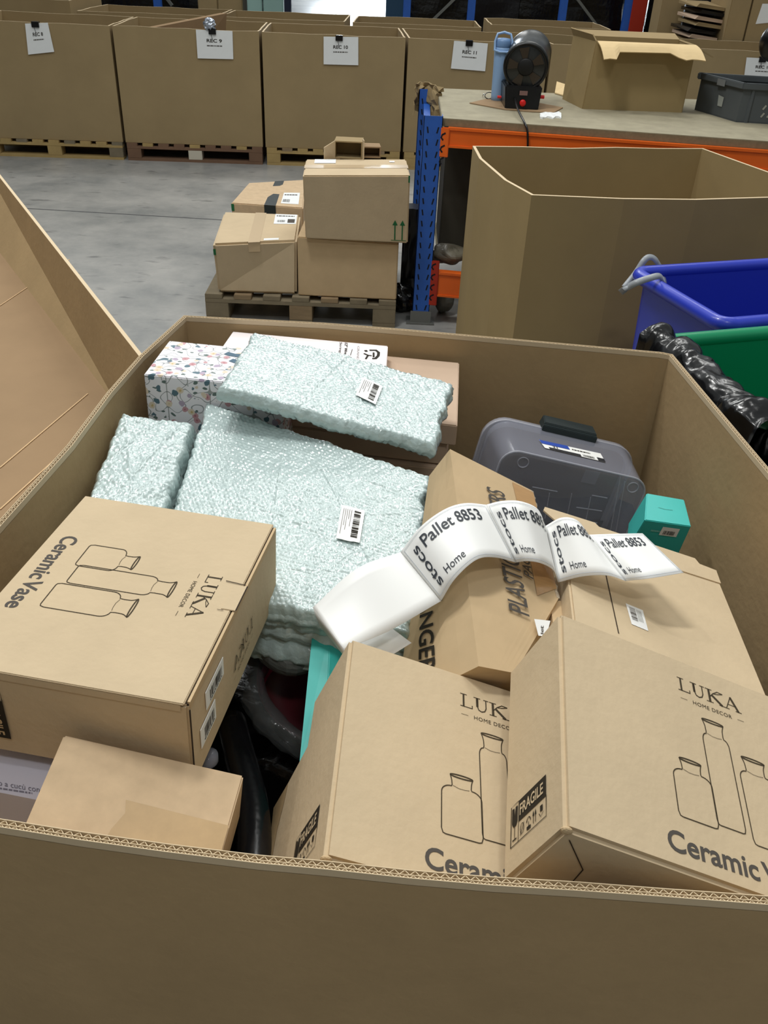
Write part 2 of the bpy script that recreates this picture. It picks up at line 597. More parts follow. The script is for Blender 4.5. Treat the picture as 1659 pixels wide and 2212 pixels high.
# ================================================================== PALLETS AND ROW OF BINS
def pallet(name_label, cat, o, ux, W, D, mats, group=None, h=.144, boards=7, along_depth=False, origin=None):
    """o front-left floor corner, ux unit direction of the front, W width, D depth"""
    o, ux = Vector(o), Vector(ux).normalized()
    uy = Vector((-ux.y, ux.x, 0))
    uz = Vector((0, 0, 1))
    T = Matrix((( ux.x, uy.x, 0, o.x), (ux.y, uy.y, 0, o.y), (0, 0, 1, o.z), (0, 0, 0, 1)))
    t = thing('wooden_pallet', name_label, cat, o, group)
    xs = (0, W / 2 - .06, W - .12)
    k = 0
    for i, x in enumerate(xs):
        for j, y in enumerate((0, D / 2 - .06, D - .12)):
            MB().box((x, y, .022), (x + .12, y + .12, .10), T=T).build('block', mats[i % len(mats)], t, bevel=.002)
    if along_depth:
        for i, x in enumerate(xs):
            MB().box((x, 0, 0), (x + .12, D, .022), T=T).build('bottom_board', mats[0], t)
        for j, y in enumerate((0, D / 2 - .05, D - .1)):
            MB().box((0, y, .10), (W, y + .1, .12), T=T).build('stringer_board', mats[0], t)
        for i in range(boards):
            x = i * (W - .09) / (boards - 1)
            MB().box((x, 0, .12), (x + .09, D, h), T=T).build('deck_board', mats[i % len(mats)], t, bevel=.002)
    else:
        for j, y in enumerate((0, D / 2 - .05, D - .1)):
            MB().box((0, y, 0), (W, y + .1, .022), T=T).build('bottom_board', mats[0], t)
            MB().box((0, y, .10), (W, y + .1, .12), T=T).build('stringer_board', mats[0], t)
        for i in range(boards):
            x = i * (W - .09) / (boards - 1)
            MB().box((x, 0, .12), (x + .09, D, h), T=T).build('deck_board', mats[i % len(mats)], t)
    return t

def open_bin(name, label, pts, z0, z1, th, m, cat='cardboard bin', group=None, wav=.004, seed=0, sub=6, bottom=True):
    """open-topped bin from outer footprint polygon (counter-clockwise from above), walls of thickness th"""
    rnd = random.Random(seed)
    c = sum((Vector(p).to_2d() if len(p) > 2 else Vector(p) for p in pts), Vector((0, 0))) / len(pts)
    t = thing(name, label, cat, (c.x, c.y, z0), group)
    P = []
    n = len(pts)
    for i in range(n):
        a, b = Vector(pts[i][:2]), Vector(pts[(i + 1) % n][:2])
        k = max(1, int((b - a).length / .2)) if sub else 1
        for q in range(k):
            P.append(a.lerp(b, q / k))
    m_ = len(P)
    inner = []
    for i in range(m_):
        a, b = P[i - 1], P[(i + 1) % m_]
        d1, d2 = (P[i] - a).normalized(), (b - P[i]).normalized()
        nn = Vector((-(d1 + d2).y, (d1 + d2).x)).normalized()
        co = max(.4, nn.dot(Vector((-d1.y, d1.x))))
        inner.append(P[i] + nn * th / co)
    tops = [z1 + rnd.uniform(-wav, wav) for _ in range(m_)]
    b_ = MB()
    vs = [(p.x, p.y, z0) for p in P] + [(p.x, p.y, tops[i]) for i, p in enumerate(P)] + \
         [(p.x, p.y, tops[i]) for i, p in enumerate(inner)] + [(p.x, p.y, z0 + .01) for p in inner]
    fs = []
    for i in range(m_):
        j = (i + 1) % m_
        for l in range(3):
            fs.append((l * m_ + i, l * m_ + j, (l + 1) * m_ + j, (l + 1) * m_ + i))
    mi = [0] * len(fs)
    for k in range(1, len(fs), 3):
        mi[k] = 1
    b_.v = [Vector(v) for v in vs]
    b_.f = fs + [tuple(3 * m_ + i for i in range(m_)), tuple(reversed(range(m_)))]
    b_.mi = mi + [0, 0]
    b_.build('bin_wall', [m, card_edge], t)
    return t, P, inner

E0 = Vector((-1.216, 8.169, 0))
EU = (Vector((.012, 8.249, 0)) - Vector((-2.451, 8.085, 0))).normalized()
EV = Vector((-EU.y, EU.x, 0))
BW = 1.234
def rowpt(s, d, z=0):
    return E0 + EU * s + EV * d + Vector((0, 0, z))
row_specs = [(-2, 'REC 8', 'sign clipped near its left end'), (-1, 'REC 9', ''), (0, 'REC 10', ''), (1, 'REC 11', ''), (2, 'REC 12', ''), (3, '', '')]
bin_labels = {-2: 'big brown cardboard bin in the front row carrying the REC 8 sign',
              -1: 'big brown cardboard bin in the front row carrying the REC 9 sign',
              0: 'big brown cardboard bin in the front row carrying the REC 10 sign',
              1: 'big brown cardboard bin in the front row carrying the REC 11 sign',
              2: 'big brown cardboard bin behind the bench, with green netting at its rim',
              3: 'big brown cardboard bin behind the grey crate, carrying the REC 12 sign'}
pal_mats = {-2: [wood_light, wood_light, wood_grey], -1: [wood_red, wood_light, wood_red], 0: [wood_light, wood, wood_light]}
for i in range(-2, 4):
    s0, s1 = i * BW, (i + 1) * BW - .025
    fp = [rowpt(s0, 0), rowpt(s1, 0), rowpt(s1, 1.02), rowpt(s0, 1.02)]
    open_bin('cardboard_bin', bin_labels[i], [(p.x, p.y) for p in fp], .146, 1.05 + (.012 if i == 3 else 0), .014, card_row,
             group='cardboard bins in the front row against the racks', seed=i + 9)
    if i <= 1:
        pallet({-2: 'pallet under the REC 8 bin with a yellowish middle block', -1: 'pallet under the REC 9 bin with a white painted middle block and reddish ends',
                0: 'pale wooden pallet under the REC 10 bin', 1: 'wooden pallet under the REC 11 bin beside the rack post'}[i], 'pallet',
               rowpt(s0 + .01, -.02), EU, BW - .04, 1.0, pal_mats.get(i, pal_mats[0]), 'pallets under the front row of bins',
               boards=9)
MATS['pallet_wood'].name
# paint the middle block of the REC 9 pallet white (it is pale in the photo)
for o in COL.objects:
    if o.name.startswith('wooden_pallet') and 'white painted' in o.get('label', ''):
        for ch in o.children:
            if ch.name.startswith('block') and abs((ch.data.vertices[0].co).dot(EU) - .55) < .12 and ch.data.vertices[0].co.dot(EV) < .2:
                ch.data.materials[0] = mat('white_painted_wood', (.80, .77, .70), .8)

# second and third rows
def back_bin(px0, px1, y0, depth, z1, label, seed):
    a = aty(px0, 40, y0)
    b = aty(px1, 60, y0 + .1)
    pts = [(a.x, y0), (b.x, y0 + .07 * (b.x - a.x)), (b.x, y0 + depth + .07 * (b.x - a.x)), (a.x, y0 + depth)]
    open_bin('cardboard_bin', label, pts, .0, z1, .014, card_row, group='cardboard bins in the second row', seed=seed)
back_bin(-160, 158, 9.42, 1.0, 1.13, 'cardboard bin in the second row behind the REC 8 bin, at the frame corner', 31)
back_bin(168, 466, 9.50, 1.0, 1.05, 'cardboard bin in the second row behind the REC 9 bin', 32)
back_bin(470, 744, 9.58, 1.0, 1.05, 'cardboard bin in the second row behind the REC 10 bin', 33)
back_bin(762, 1040, 9.68, 1.0, 1.05, 'cardboard bin in the second row behind the REC 11 bin', 34)
back_bin(1062, 1320, 9.8, 1.0, 1.08, 'cardboard bin in the second row behind the netting bin', 35)

# board standing askew inside the REC 9 bin
t = MB()
p0, p1 = rowpt(-1.02, .45, .45), rowpt(-.52, .85, .45)
p2, p3 = rowpt(-.42, .70, 1.13), rowpt(-1.02, .35, 1.02)
off = Vector((.06, -.02, 0))
t.hexa([p0, p0 + off, p1, p1 + off, p3, p3 + off, p2, p2 + off])
t.build('cardboard_flap', card_row, label='loose cardboard sheet standing askew inside the REC 9 bin', category='cardboard') if False else \
    setp(t.build('cardboard_sheet', card_tray), 'loose cardboard sheet standing askew inside the REC 9 bin', 'cardboard')

# paper signs clipped on the rims
def rec_sign(px, txt, corners, label, i):
    """corners TL,TR,BR,BL pixels on the front plane of the row"""
    n = EV
    P = [onplane(x, y, E0 - EV * .012, n) for x, y in corners]
    t = thing('paper_sign', label, 'sign', P[3].lerp(P[2], .5), 'paper signs clipped on the front row of bins')
    th = EV * .002
    m_ = MB().hexa([P[3], P[2], P[3] + th, P[2] + th, P[0], P[1], P[0] + th, P[1] + th])
    m_.build('sheet', paper, t)
    def f(a, b):
        lo = P[3].lerp(P[2], a)
        hi = P[0].lerp(P[1], a)
        return lo.lerp(hi, b) - EV * .0015
    ink_ = MB()
    if txt:
        put_text(ink_, txt, .28, .58, .42, .115, f, bold=.02)
        dashes(ink_, .28, .44, .70, .035, f, seed=i, mi=1)
    ink_.build('lettering', [ink, ink_grey], t) if txt else None
    tc = P[0].lerp(P[1], .45)
    cl = MB()
    cl.box((-.03, -.015, -.03), (.03, .03, .012), T=Matrix.Translation(tc))
    cl.bar(tc + Vector((-.02, -.012, .01)), tc + Vector((0, -.016, -.07)), .004, .004)
    cl.build('binder_clip', black_plastic, t, bevel=.003)
rec_sign(0, 'REC 8', [(54, 51), (103, 49), (117, 112), (61, 118)], 'creased white paper sign REC 8 with a curling corner', 1)
rec_sign(0, 'REC 9', [(423, 64), (502, 67), (504, 128), (427, 126)], 'white paper sign REC 9 clipped to the bin rim', 2)
rec_sign(0, 'REC 10', [(699, 79), (774, 80), (774, 141), (699, 139)], 'white paper sign REC 10 clipped to the bin rim', 3)
rec_sign(0, 'REC 11', [(981, 88), (1054, 94), (1048, 154), (974, 148)], 'white paper sign REC 11 clipped to the bin rim', 4)
rec_sign(0, 'REC 12', [(1613, 124), (1690, 128), (1686, 180), (1606, 176)], 'white paper sign REC 12 behind the grey crate', 5)
# crumpled foil on REC 9 rim
b_ = MB()
c = onplane(452, 53, E0, EV) + EV * .01
vs = []
N = 12
G = [[c + Vector((sin(pi * i / N) * cos(2 * pi * j / 16), sin(pi * i / N) * sin(2 * pi * j / 16), -cos(pi * i / N))) *
      (.05 + .016 * noise.noise(Vector((i * .9, j * .8 if j < 16 else 0, 3)))) for j in range(17)] for i in range(N + 1)]
b_.grid(G)
setp(b_.build('crumpled_foil', foil, smooth=False), 'crumpled ball of clear silvery wrap on the rim above the REC 9 sign', 'foil')
# green netting in the netting bin
b_ = MB()
G = [[rowpt(2.55 + .55 * i / 12, .1 + .5 * j / 10, .96 + .07 * noise.noise(Vector((i * .5, j * .5, 1)))) for j in range(11)] for i in range(13)]
b_.grid(G)
for q in ((0, 0), (12, 0)):
    pass
G2 = [[p - Vector((0, 0, .3)) for p in r] for r in G]
b_.grid(G2)
b_.grid([[G[0][j] for j in range(11)], [G2[0][j] for j in range(11)]])
b_.grid([[G[i][0] for i in range(13)], [G2[i][0] for i in range(13)]])
setp(b_.build('green_netting', green_net), 'green netting heaped inside the bin behind the open carton', 'netting', kind='stuff')

# ================================================================== RACKS AND GOODS BEYOND
RY = 12.0
def post(px, label, m=steel_blue, w=.09, y=RY, zt=3.2, nm='rack_post'):
    p = aty(px, 20, y)
    b_ = MB().box((p.x - w / 2, y - .04, 0), (p.x + w / 2, y + .04, zt))
    return setp(b_.build(nm, m, bevel=.004), label, 'rack post', 'blue posts of the far racks')
post(198, 'blue rack post far left, its foot just above the second row of bins')
post(342, 'blue rack post left of the brown carton in the far racks')
post(560 + 62, 'dark rack post at the left edge of the bright floor', mat('navy_painted_steel', (.08, .12, .22), .5), w=.08)
post(856, 'wide teal-blue rack post at the right edge of the bright floor', mat('teal_painted_steel', (.13, .27, .38), .5), w=.26, y=RY + .3)
post(879, 'bright blue rack post right of the bright floor')
post(1018, 'bright blue rack post above the REC 11 bin')
post(1216, 'blue rack post above the black heater')
post(1356, 'blue rack post beside the red panel')
post(1420, 'blue rack post between red panel and brown sheet')
def brace(a, b, label):
    setp(MB().bar(aty(a[0], a[1], RY + .05), aty(b[0], b[1], RY + .05), .045, .03).build('rack_brace', galv), label, 'brace', 'diagonal braces of the far racks')
brace((1000, -20), (930, 48), 'grey diagonal brace between the two blue posts above REC 11')
brace((1238, -14), (1302, 72), 'grey diagonal brace above the open carton on the bench')
brace((352, -14), (372, 12), 'short visible diagonal brace at the far left racks')
def goods(px0, px1, y, d, z1, m, nm, label, cat, lump=0, z0=0):
    a, b = aty(px0, 20, y), aty(px1, 20, y)
    T = MB()
    if not lump:
        T.box((a.x, y, z0), (b.x, y + d, z1))
        return setp(T.build(nm, m, bevel=.01), label, cat)
    n = 14
    def g(P):
        return [[p + Vector((noise.noise(p * 3.1), noise.noise(p * 3.3 + Vector((5, 0, 0))), noise.noise(p * 2.7))) * lump for p in r] for r in P]
    x0, x1 = a.x, b.x
    T.grid(g([[Vector((x0 + (x1 - x0) * i / n, y, z0 + (z1 - z0) * j / n)) for j in range(n + 1)] for i in range(n + 1)]))
    T.grid(g([[Vector((x0 + (x1 - x0) * i / n, y + d * j / n, z1)) for j in range(n + 1)] for i in range(n + 1)]))
    T.grid(g([[Vector((x0, y + d * j / n, z0 + (z1 - z0) * i / n)) for j in range(n + 1)] for i in range(n + 1)]))
    T.grid(g([[Vector((x1, y + d * j / n, z0 + (z1 - z0) * i / n)) for j in range(n + 1)] for i in range(n + 1)]))
    return setp(T.build(nm, m), label, cat)
goods(150, 428, 12.6, 1.2, 1.9, black_bag, 'wrapped_pallet', 'load wrapped in black film far left behind the second row', 'wrapped pallet', .02)
goods(-160, 148, 12.8, 1.0, 1.9, dark_soft, 'wrapped_pallet', 'dark wrapped load at the far left corner of the photo', 'wrapped pallet', .02)
goods(428, 470, 12.3, .8, 1.8, card_row, 'carton', 'tall brown carton in the far racks, left of two', 'carton')
goods(471, 524, 12.3, .8, 1.8, card_row, 'carton', 'tall brown carton in the far racks, beside the pale teal crate', 'carton')
goods(534, 566, 12.2, .8, 1.9, teal_pale, 'plastic_wrapped_crate', 'pale teal wrapped crate, narrow left one', 'crate')
goods(569, 612, 12.2, .8, 1.9, teal_pale, 'plastic_wrapped_crate', 'pale teal wrapped crate beside the dark post', 'crate')
goods(886, 1012, 12.7, 1.2, 2.0, black_bag, 'wrapped_pallet', 'load wrapped in black film between the posts above REC 11', 'wrapped pallet', .03)
goods(1024, 1120, 12.7, 1.2, 2.0, dark_soft, 'wrapped_pallet', 'dark wrapped load left of the blue post above the heater', 'wrapped pallet', .03)
goods(1122, 1210, 12.8, 1.2, 2.0, black_bag, 'wrapped_pallet', 'black wrapped load directly above the heater', 'wrapped pallet', .03)
goods(1226, 1345, 12.6, 1.2, 2.0, black_bag, 'wrapped_pallet', 'shiny black film wrapped load behind the open carton on the bench', 'wrapped pallet', .04)
goods(1398, 1414, 12.6, .6, 2.0, black_bag, 'wrapped_pallet', 'sliver of black wrapped load right of the red panel', 'wrapped pallet', .02)
t = goods(1366, 1397, 11.9, .05, 1.9, steel_red, 'rack_guard', 'red perforated rack guard panel beside the blue post', 'rack guard')
goods(1428, 1478, 11.0, .4, 1.9, card_row, 'cardboard_roll', 'tall brown cardboard sheet standing behind the open carton', 'cardboard')
goods(1478, 1506, 11.4, .6, 1.4, dark_soft, 'wrapped_pallet', 'dark load behind the heap of flattened cartons', 'wrapped pallet', .02)
goods(1506, 1575, 12.2, .6, 1.6, dark_soft, 'wrapped_pallet', 'dark load behind the striped stack of flat cartons', 'wrapped pallet', .02)
# carton heap of flattened cardboard layers
rnd = random.Random(6)
y = 10.2
a, b = aty(1506, 20, y), aty(1572, 20, y)
for k in range(9):
    z = .86 + k * .055
    dx = rnd.uniform(-.05, .05)
    m_ = MB()
    m_.hexa([Vector((a.x + dx, y, z)), Vector((b.x + dx, y + .05, z - .03)), Vector((a.x + dx, y + .7, z)), Vector((b.x + dx, y + .7, z)),
             Vector((a.x + dx + .03, y, z + .03)), Vector((b.x + dx, y + .05, z + .0)), Vector((a.x + dx, y + .7, z + .03)), Vector((b.x + dx, y + .7, z + .03))])
    setp(m_.build('flattened_carton', [card_rose, dark_soft, card_row][k % 3 if k % 3 != 0 else 0]),
         'flattened carton lying in the stack at top right, above the grey crate', 'flattened carton', 'flattened cartons stacked at top right')
goods(1490, 1576, 10.3, .7, .84, card_row, 'carton', 'brown carton carrying the stack of flattened cartons', 'carton')
t = thing('carton', 'brown carton with a white label at the top right corner', 'carton', aty(1640, 70, 10.1))
a, b = aty(1624, 20, 10.1), aty(1730, 20, 10.1)
MB().box((a.x, 10.1, .0), (b.x, 10.8, 1.7)).build('body', card_row, t)
lb = MB()
f = lambda x, y: onplane(x, y, Vector((0, 10.097, 0)), Vector((0, 1, 0)))
lb.add([f(1647, 8), f(1680, 8), f(1672, 48), f(1632, 52)], [(0, 1, 2, 3)])
lb.build('shipping_label', paper, t)
goods(1577, 1621, 10.1, .7, 1.7, card_row, 'carton', 'brown carton left of the white-labelled one in the top right corner', 'carton')
goods(1560, 1720, 9.62, .4, 1.02, card_row, 'carton', 'long brown carton edge behind the REC 12 bin', 'carton')

# ================================================================== SMALL PALLET WITH CARTONS
pu = (atz(850, 706, 0) - atz(443, 680, 0)).normalized()
PO = atz(443, 683, 0)
PO.x = -.99
PO.y = 4.33
pu = Vector((1, .02, 0)).normalized()
pallet('worn grey wooden pallet carrying four brown cartons in the aisle', 'pallet', PO, pu, 1.0, .86, [wood_grey, wood, wood_grey], boards=7, along_depth=True)
def hexcarton(label, c8, m, group=None, name='carton', bev=.004):
    """carton from 8 world corners (index i+2j+4k)"""
    c8 = [Vector(p) for p in c8]
    base = sum(c8[:4], Vector()) / 4
    t = thing(name, label, 'carton', base, group)
    MB().hexa(c8).build('body', m, t, bevel=bev)
    return t
def topf(c8):
    return lambda a, b: (c8[4].lerp(c8[5], a)).lerp(c8[6].lerp(c8[7], a), b) + Vector((0, 0, .0012))
def frontf(c8, lift=.0015):
    n = (c8[1] - c8[0]).cross(c8[4] - c8[0]).normalized() * lift
    return lambda a, b: (c8[0].lerp(c8[1], a)).lerp(c8[4].lerp(c8[5], a), b) + n
def patch(t, f, x0, y0, x1, y1, m, name, lift=0):
    b_ = MB()
    rect(b_, x0, y0, x1, y1, f)
    return b_.build(name, m, t)
def arrows(mb, f, x, y, w, h, which=(0, 1)):
    for k in [(0, .55 * w)[q] for q in which]:
        stroke(mb, [(x + k + .2 * w, y), (x + k + .2 * w, y + h * .8)], w * .09, f)
        mb.add([f(x + k, y + h * .74), f(x + k + .4 * w, y + h * .74), f(x + k + .2 * w, y + h)], [(0, 1, 2)])
    if 0 in which: stroke(mb, [(x - .08 * w, y - .03 * h), (x + 1.05 * w, y - .03 * h)], w * .07, f)
# P1 front left, bulging
g = 'brown cartons on the grey pallet'
z0 = .146
A = [Vector((-.925, 4.36, z0)), Vector((-.515, 4.38, z0)), Vector((-.93, 4.85, z0)), Vector((-.53, 4.85, z0))]
tl, tr = atz(459, 527, .415), atz(641, 519, .43)
bl, br = atz(483, 457, .415), atz(649, 463, .43)
c8 = A + [tl, tr, bl, br]
t = hexcarton('crushed brown carton with pale tape, front left on the grey pallet', c8, card, g, bev=.012)
f = topf(c8)
ff = frontf(c8)
patch(t, f, .42, -.01, .56, 1, tape_clear, 'tape')
patch(t, ff, .42, .82, .56, 1.0, tape_clear, 'tape')
lab = MB()
rect(lab, .68, .60, .96, .97, f)
o = lab.build('shipping_label', paper, t)
bc = MB()
f2 = lambda a, b: f(a, b) + Vector((0, 0, .001))
dashes(bc, .70, .88, .93, .03, f2, 1)
barcode(bc, .72, .66, .82, .74, f2, 2)
rect(bc, .85, .64, .94, .78, f2)
bc.build('label_print', ink_grey, o)
patch(t, f, .60, .04, .78, .1, paper, 'sticker')
gp = MB()
rect(gp, 0, .78, .03, .9, ff)
gp.build('green_mark', green_ink, t)
# P2 back left
zt = .40
c8 = [Vector((-.965, 4.92, z0)), Vector((-.50, 4.95, z0)), Vector((-.93, 5.3, z0)), Vector((-.52, 5.3, z0)),
      atz(499, 438, zt), atz(655, 449, zt), atz(537, 395, zt), atz(660, 388, zt + .01)]
c8[0].y = c8[4].y
c8[0].x = c8[4].x + .01
c8[1].x, c8[1].y = c8[5].x, c8[5].y
c8[2].x, c8[2].y = c8[6].x, c8[6].y
c8[3].x, c8[3].y = c8[7].x, c8[7].y
P2off = 0
t = hexcarton('brown carton sealed with dark tape, back left behind the crushed one', c8, card_plain, g, bev=.006)
f = topf(c8)
ff = frontf(c8)
patch(t, f, .46, 0, .62, 1, tape_dark, 'tape')
patch(t, ff, .46, .72, .62, 1.0, tape_dark, 'tape')
lab = MB()
rect(lab, .68, .1, .93, .5, f)
o = lab.build('shipping_label', paper, t)
bc = MB()
f2 = lambda a, b: f(a, b) + Vector((0, 0, .001))
dashes(bc, .70, .4, .9, .03, f2, 5)
barcode(bc, .70, .15, .80, .25, f2, 6)
bc.build('label_print', ink_grey, o)
patch(t, ff, .0, .82, .04, .98, green_ink, 'green_mark')
# P3 bottom right
c8 = [Vector((-.505, 4.37, z0)), Vector((.01, 4.37, z0)), Vector((-.50, 4.85, z0)), Vector((.01, 4.85, z0)),
      Vector((-.505, 4.365, .452)), Vector((.008, 4.365, .44)), Vector((-.50, 4.85, .452)), Vector((.01, 4.85, .45))]
t = hexcarton('plain brown carton at the bottom right of the pallet stack', c8, card_warm, g, bev=.005)
# P4 top right
zt = .765
tl, tr = aty(654, 379, 4.27), aty(886, 379, 4.27)
c8 = [aty(660, 519, 4.33), aty(881, 523, 4.33), Vector((-.46, 4.85, .46)), Vector((.04, 4.85, .46)),
      tl, tr, atz(661, 344, tl.z), atz(877, 344, tr.z)]
c8[0].z = max(c8[0].z, .455)
c8[1].z = c8[0].z
t = hexcarton('tall brown carton with green arrows on top of the pallet stack', c8, card, g, bev=.006)
f = topf(c8)
ff = frontf(c8)
patch(t, f, -.001, .42, 1.001, .62, tape_clear, 'tape')
pr = MB()
arrows(pr, ff, .845, .05, .13, .30)
pr.build('printed_arrows', green_ink, t)
pr = MB()
rect(pr, .985, .9, 1.0, 1.0, ff)
pr.build('green_mark', green_ink, t)
lab = MB()
f2 = lambda a, b: f(a, b) + Vector((0, 0, .001))
rect(lab, .09, .72, .3, .97, f2)
lab.build('shipping_label', paper, t)
lab = MB()
rect(lab, .83, .78, .88, .86, f2)
lab.build('sticker', paper, t)
# small open carton and torn sleeve on top
zt = c8[4].z + .001
def tubebox(label, pxs, z, h, depth, m, name):
    """small carton lying on its side with its open end facing the camera"""
    a, b = atz(*pxs[0], z), atz(*pxs[1], z)
    u = (b - a).normalized()
    w = (b - a).length
    v = Vector((-u.y, u.x, 0))
    t = thing(name, label, 'carton', a.lerp(b, .5))
    T = Matrix((( u.x, v.x, 0, a.x), (u.y, v.y, 0, a.y), (0, 0, 1, z), (0, 0, 0, 1)))
    th = .006
    b_ = MB()
    b_.box((0, 0, 0), (w, depth, th), T=T)
    b_.box((0, 0, h - th), (w, depth, h), T=T)
    b_.box((0, 0, th), (th, depth, h - th), T=T)
    b_.box((w - th, 0, th), (w, depth, h - th), T=T)
    b_.box((th, depth - th, th), (w - th, depth, h - th), T=T)
    b_.build('body', m, t)
    return t, T, w
t, T, w = tubebox('small open carton lying on the tall carton, flaps spread', ((722, 342), (782, 345)), zt, .085, .12, card_row, 'small_carton')
b_ = MB()
b_.hexa([T @ Vector(p) for p in ((0, 0, .0), (.004, 0, 0), (-.05, -.04, 0), (-.045, -.04, .0), (0, 0, .085), (.004, 0, .085), (-.05, -.05, .06), (-.045, -.05, .06))])
b_.hexa([T @ Vector(p) for p in ((w, 0, .0), (w + .004, 0, 0), (w + .01, -.07, 0), (w + .014, -.07, .0), (w, 0, .10), (w + .004, 0, .10), (w + .01, -.07, .105), (w + .014, -.07, .105))])
b_.build('flap', card, t)
t, T, w = tubebox('torn open cardboard sleeve beside the small open carton', ((784, 341), (822, 342)), zt, .055, .10, card_tray, 'torn_sleeve')
# dark load behind the stack
b_ = MB()
G = [[Vector((.03 + .13 * i / 8 + .01 * noise.noise(Vector((i, j, 2))), 4.75 + .02 * noise.noise(Vector((i * .8, j * .8, 0))), .12 + .40 * j / 10)) for j in range(11)] for i in range(9)]
b_.grid(G)
b_.grid([[p + Vector((0, .12, 0)) for p in r] for r in G])
b_.grid([G[-1], [p + Vector((0, .12, 0)) for p in G[-1]]])
b_.grid([[r[-1] for r in G], [r[-1] + Vector((0, .12, 0)) for r in G]])
b_.add([(.03, 4.72, 0), (.17, 4.72, 0), (.17, 4.9, 0), (.03, 4.9, 0), (.03, 4.72, .14), (.17, 4.72, .14), (.17, 4.9, .14), (.03, 4.9, .14)], [(0, 1, 5, 4), (1, 2, 6, 5), (3, 0, 4, 7), (4, 5, 6, 7)])
setp(b_.build('dark_sack', black_plastic, smooth=True), 'dark sack standing between the pallet stack and the blue rack post', 'sack')

# ================================================================== WORKBENCH OF RACKING
BZ = 1.02
fl, fr = Vector((.187, 4.46, 0)), Vector((2.35, 4.162, 0))
kl, kr = Vector((.191, 5.50, 0)), Vector((2.35, 5.57, 0))
bench = thing('workbench', 'bench with pale chipboard top on orange beams and a blue slotted frame', 'workbench', (.19, 4.45, 0))
up = Vector((0, 0, 1))
b_ = MB()
b_.hexa([fl + up * (BZ - .035), fr + up * (BZ - .035), kl + up * (BZ - .035), kr + up * (BZ - .035), fl + up * BZ, fr + up * BZ, kl + up * BZ, kr + up * BZ])
b_.build('worktop', chip, bench, bevel=.003)
b_ = MB()
b_.hexa([fl + up * (BZ - .034) - Vector((0, .002, 0)), fr + up * (BZ - .034) - Vector((0, .002, 0)), fl + up * (BZ - .034), fr + up * (BZ - .034),
         fl + up * (BZ - .002) - Vector((0, .002, 0)), fr + up * (BZ - .002) - Vector((0, .002, 0)), fl + up * (BZ - .002), fr + up * (BZ - .002)])
b_.build('worktop_edge', chip_edge, bench)
du = (fr - fl).normalized()
dv = Vector((-du.y, du.x, 0))
def beam(z0, z1, x0, off, name='beam'):
    T = Matrix((( du.x, dv.x, 0, fl.x), (du.y, dv.y, 0, fl.y), (0, 0, 1, 0), (0, 0, 0, 1)))
    b_ = MB().box((x0, off, z0), (2.2, off + .045, z1), T=T)
    b_.box((x0, off - .006, z1 - .012), (2.2, off, z1), T=T)
    b_.box((x0, off - .006, z0), (2.2, off, z0 + .01), T=T)
    o = b_.build(name, steel_orange, bench)
    c_ = MB().box((x0 - .045, off - .010, z0 - .045 if z1 > .8 else z0 - .05), (x0 + .008, off - .003, z1 if z1 > .8 else z1 + .06), T=T)
    c_.build('beam_connector', steel_red if z1 < .8 else steel_orange, bench, bevel=.003)
    s_ = MB()
    zz0 = z0 - .02
    for k in range(4 if z1 < .8 else 3):
        z = (z1 + .03 if z1 < .8 else z1 - .04) - k * .055
        stroke(s_, [(x0 - .010, z + .015), (x0 - .026, z + .006), (x0 - .03, z - .006), (x0 - .02, z - .018)], .008, lambda a, b: T @ Vector((a, off - .0108, b)))
    s_.build('connector_slots', slot_dark, bench)
beam(.895, .985, .035, -.02)
beam(.155, .285, .035, -.02)
beam(.895, .985, .035, 1.0)
def upright(cx, cy, name='upright'):
    b_ = MB()
    b_.box((cx - .045, cy - .03, 0), (cx + .045, cy - .027, BZ + .012))
    b_.box((cx - .045, cy - .03, 0), (cx - .042, cy + .035, BZ + .012))
    b_.box((cx + .042, cy - .03, 0), (cx + .045, cy + .035, BZ + .012))
    b_.build(name, steel_blue, bench)
    s_ = MB()
    for k in range(17):
        z = BZ - .05 - k * .055
        for sx in (-1, 1):
            x = cx + sx * .024
            s_.add([(x - .004 - sx * .003, cy - .0308, z - .014), (x + .003 - sx * .003, cy - .0308, z - .014), (x + .004 + sx * .003, cy - .0308, z + .014), (x - .003 + sx * .003, cy - .0308, z + .014)], [(0, 1, 2, 3)])
    s_.build('upright_slots', slot_dark, bench)
    f_ = MB().box((cx - .075, cy - .05, .001), (cx + .075, cy + .06, .008))
    f_.box((cx - .055, cy - .034, .008), (cx + .055, cy - .031, .07))
    f_.build('foot_plate', galv, bench)
upright(.145, 4.46)
upright(.13, 5.36)
for z in (.12, .45, .8):
    MB().bar((.14, 4.5, z), (.13, 5.32, min(z + .26, .95)), .035, .02).build('frame_brace', steel_blue, bench)
# torn wrapping on the rear upright
G = [[Vector((.06 + .15 * i / 10, 5.28 + .10 * sin(i * .5), BZ + .045 - .16 * (j / 8) ** 1.3)) +
      Vector((noise.noise(Vector((i * .6, j * .7, 1))), noise.noise(Vector((i * .6, j * .7, 4))), noise.noise(Vector((i * .5, j * .5, 8))))) * .03 for j in range(9)] for i in range(11)]
o = MB().grid(G).build('torn_wrapping', card_row)
sm = o.modifiers.new('thick', 'SOLIDIFY')
sm.thickness = .004
setp(o, 'torn brown paper and film hanging over the rear blue upright', 'torn paper')
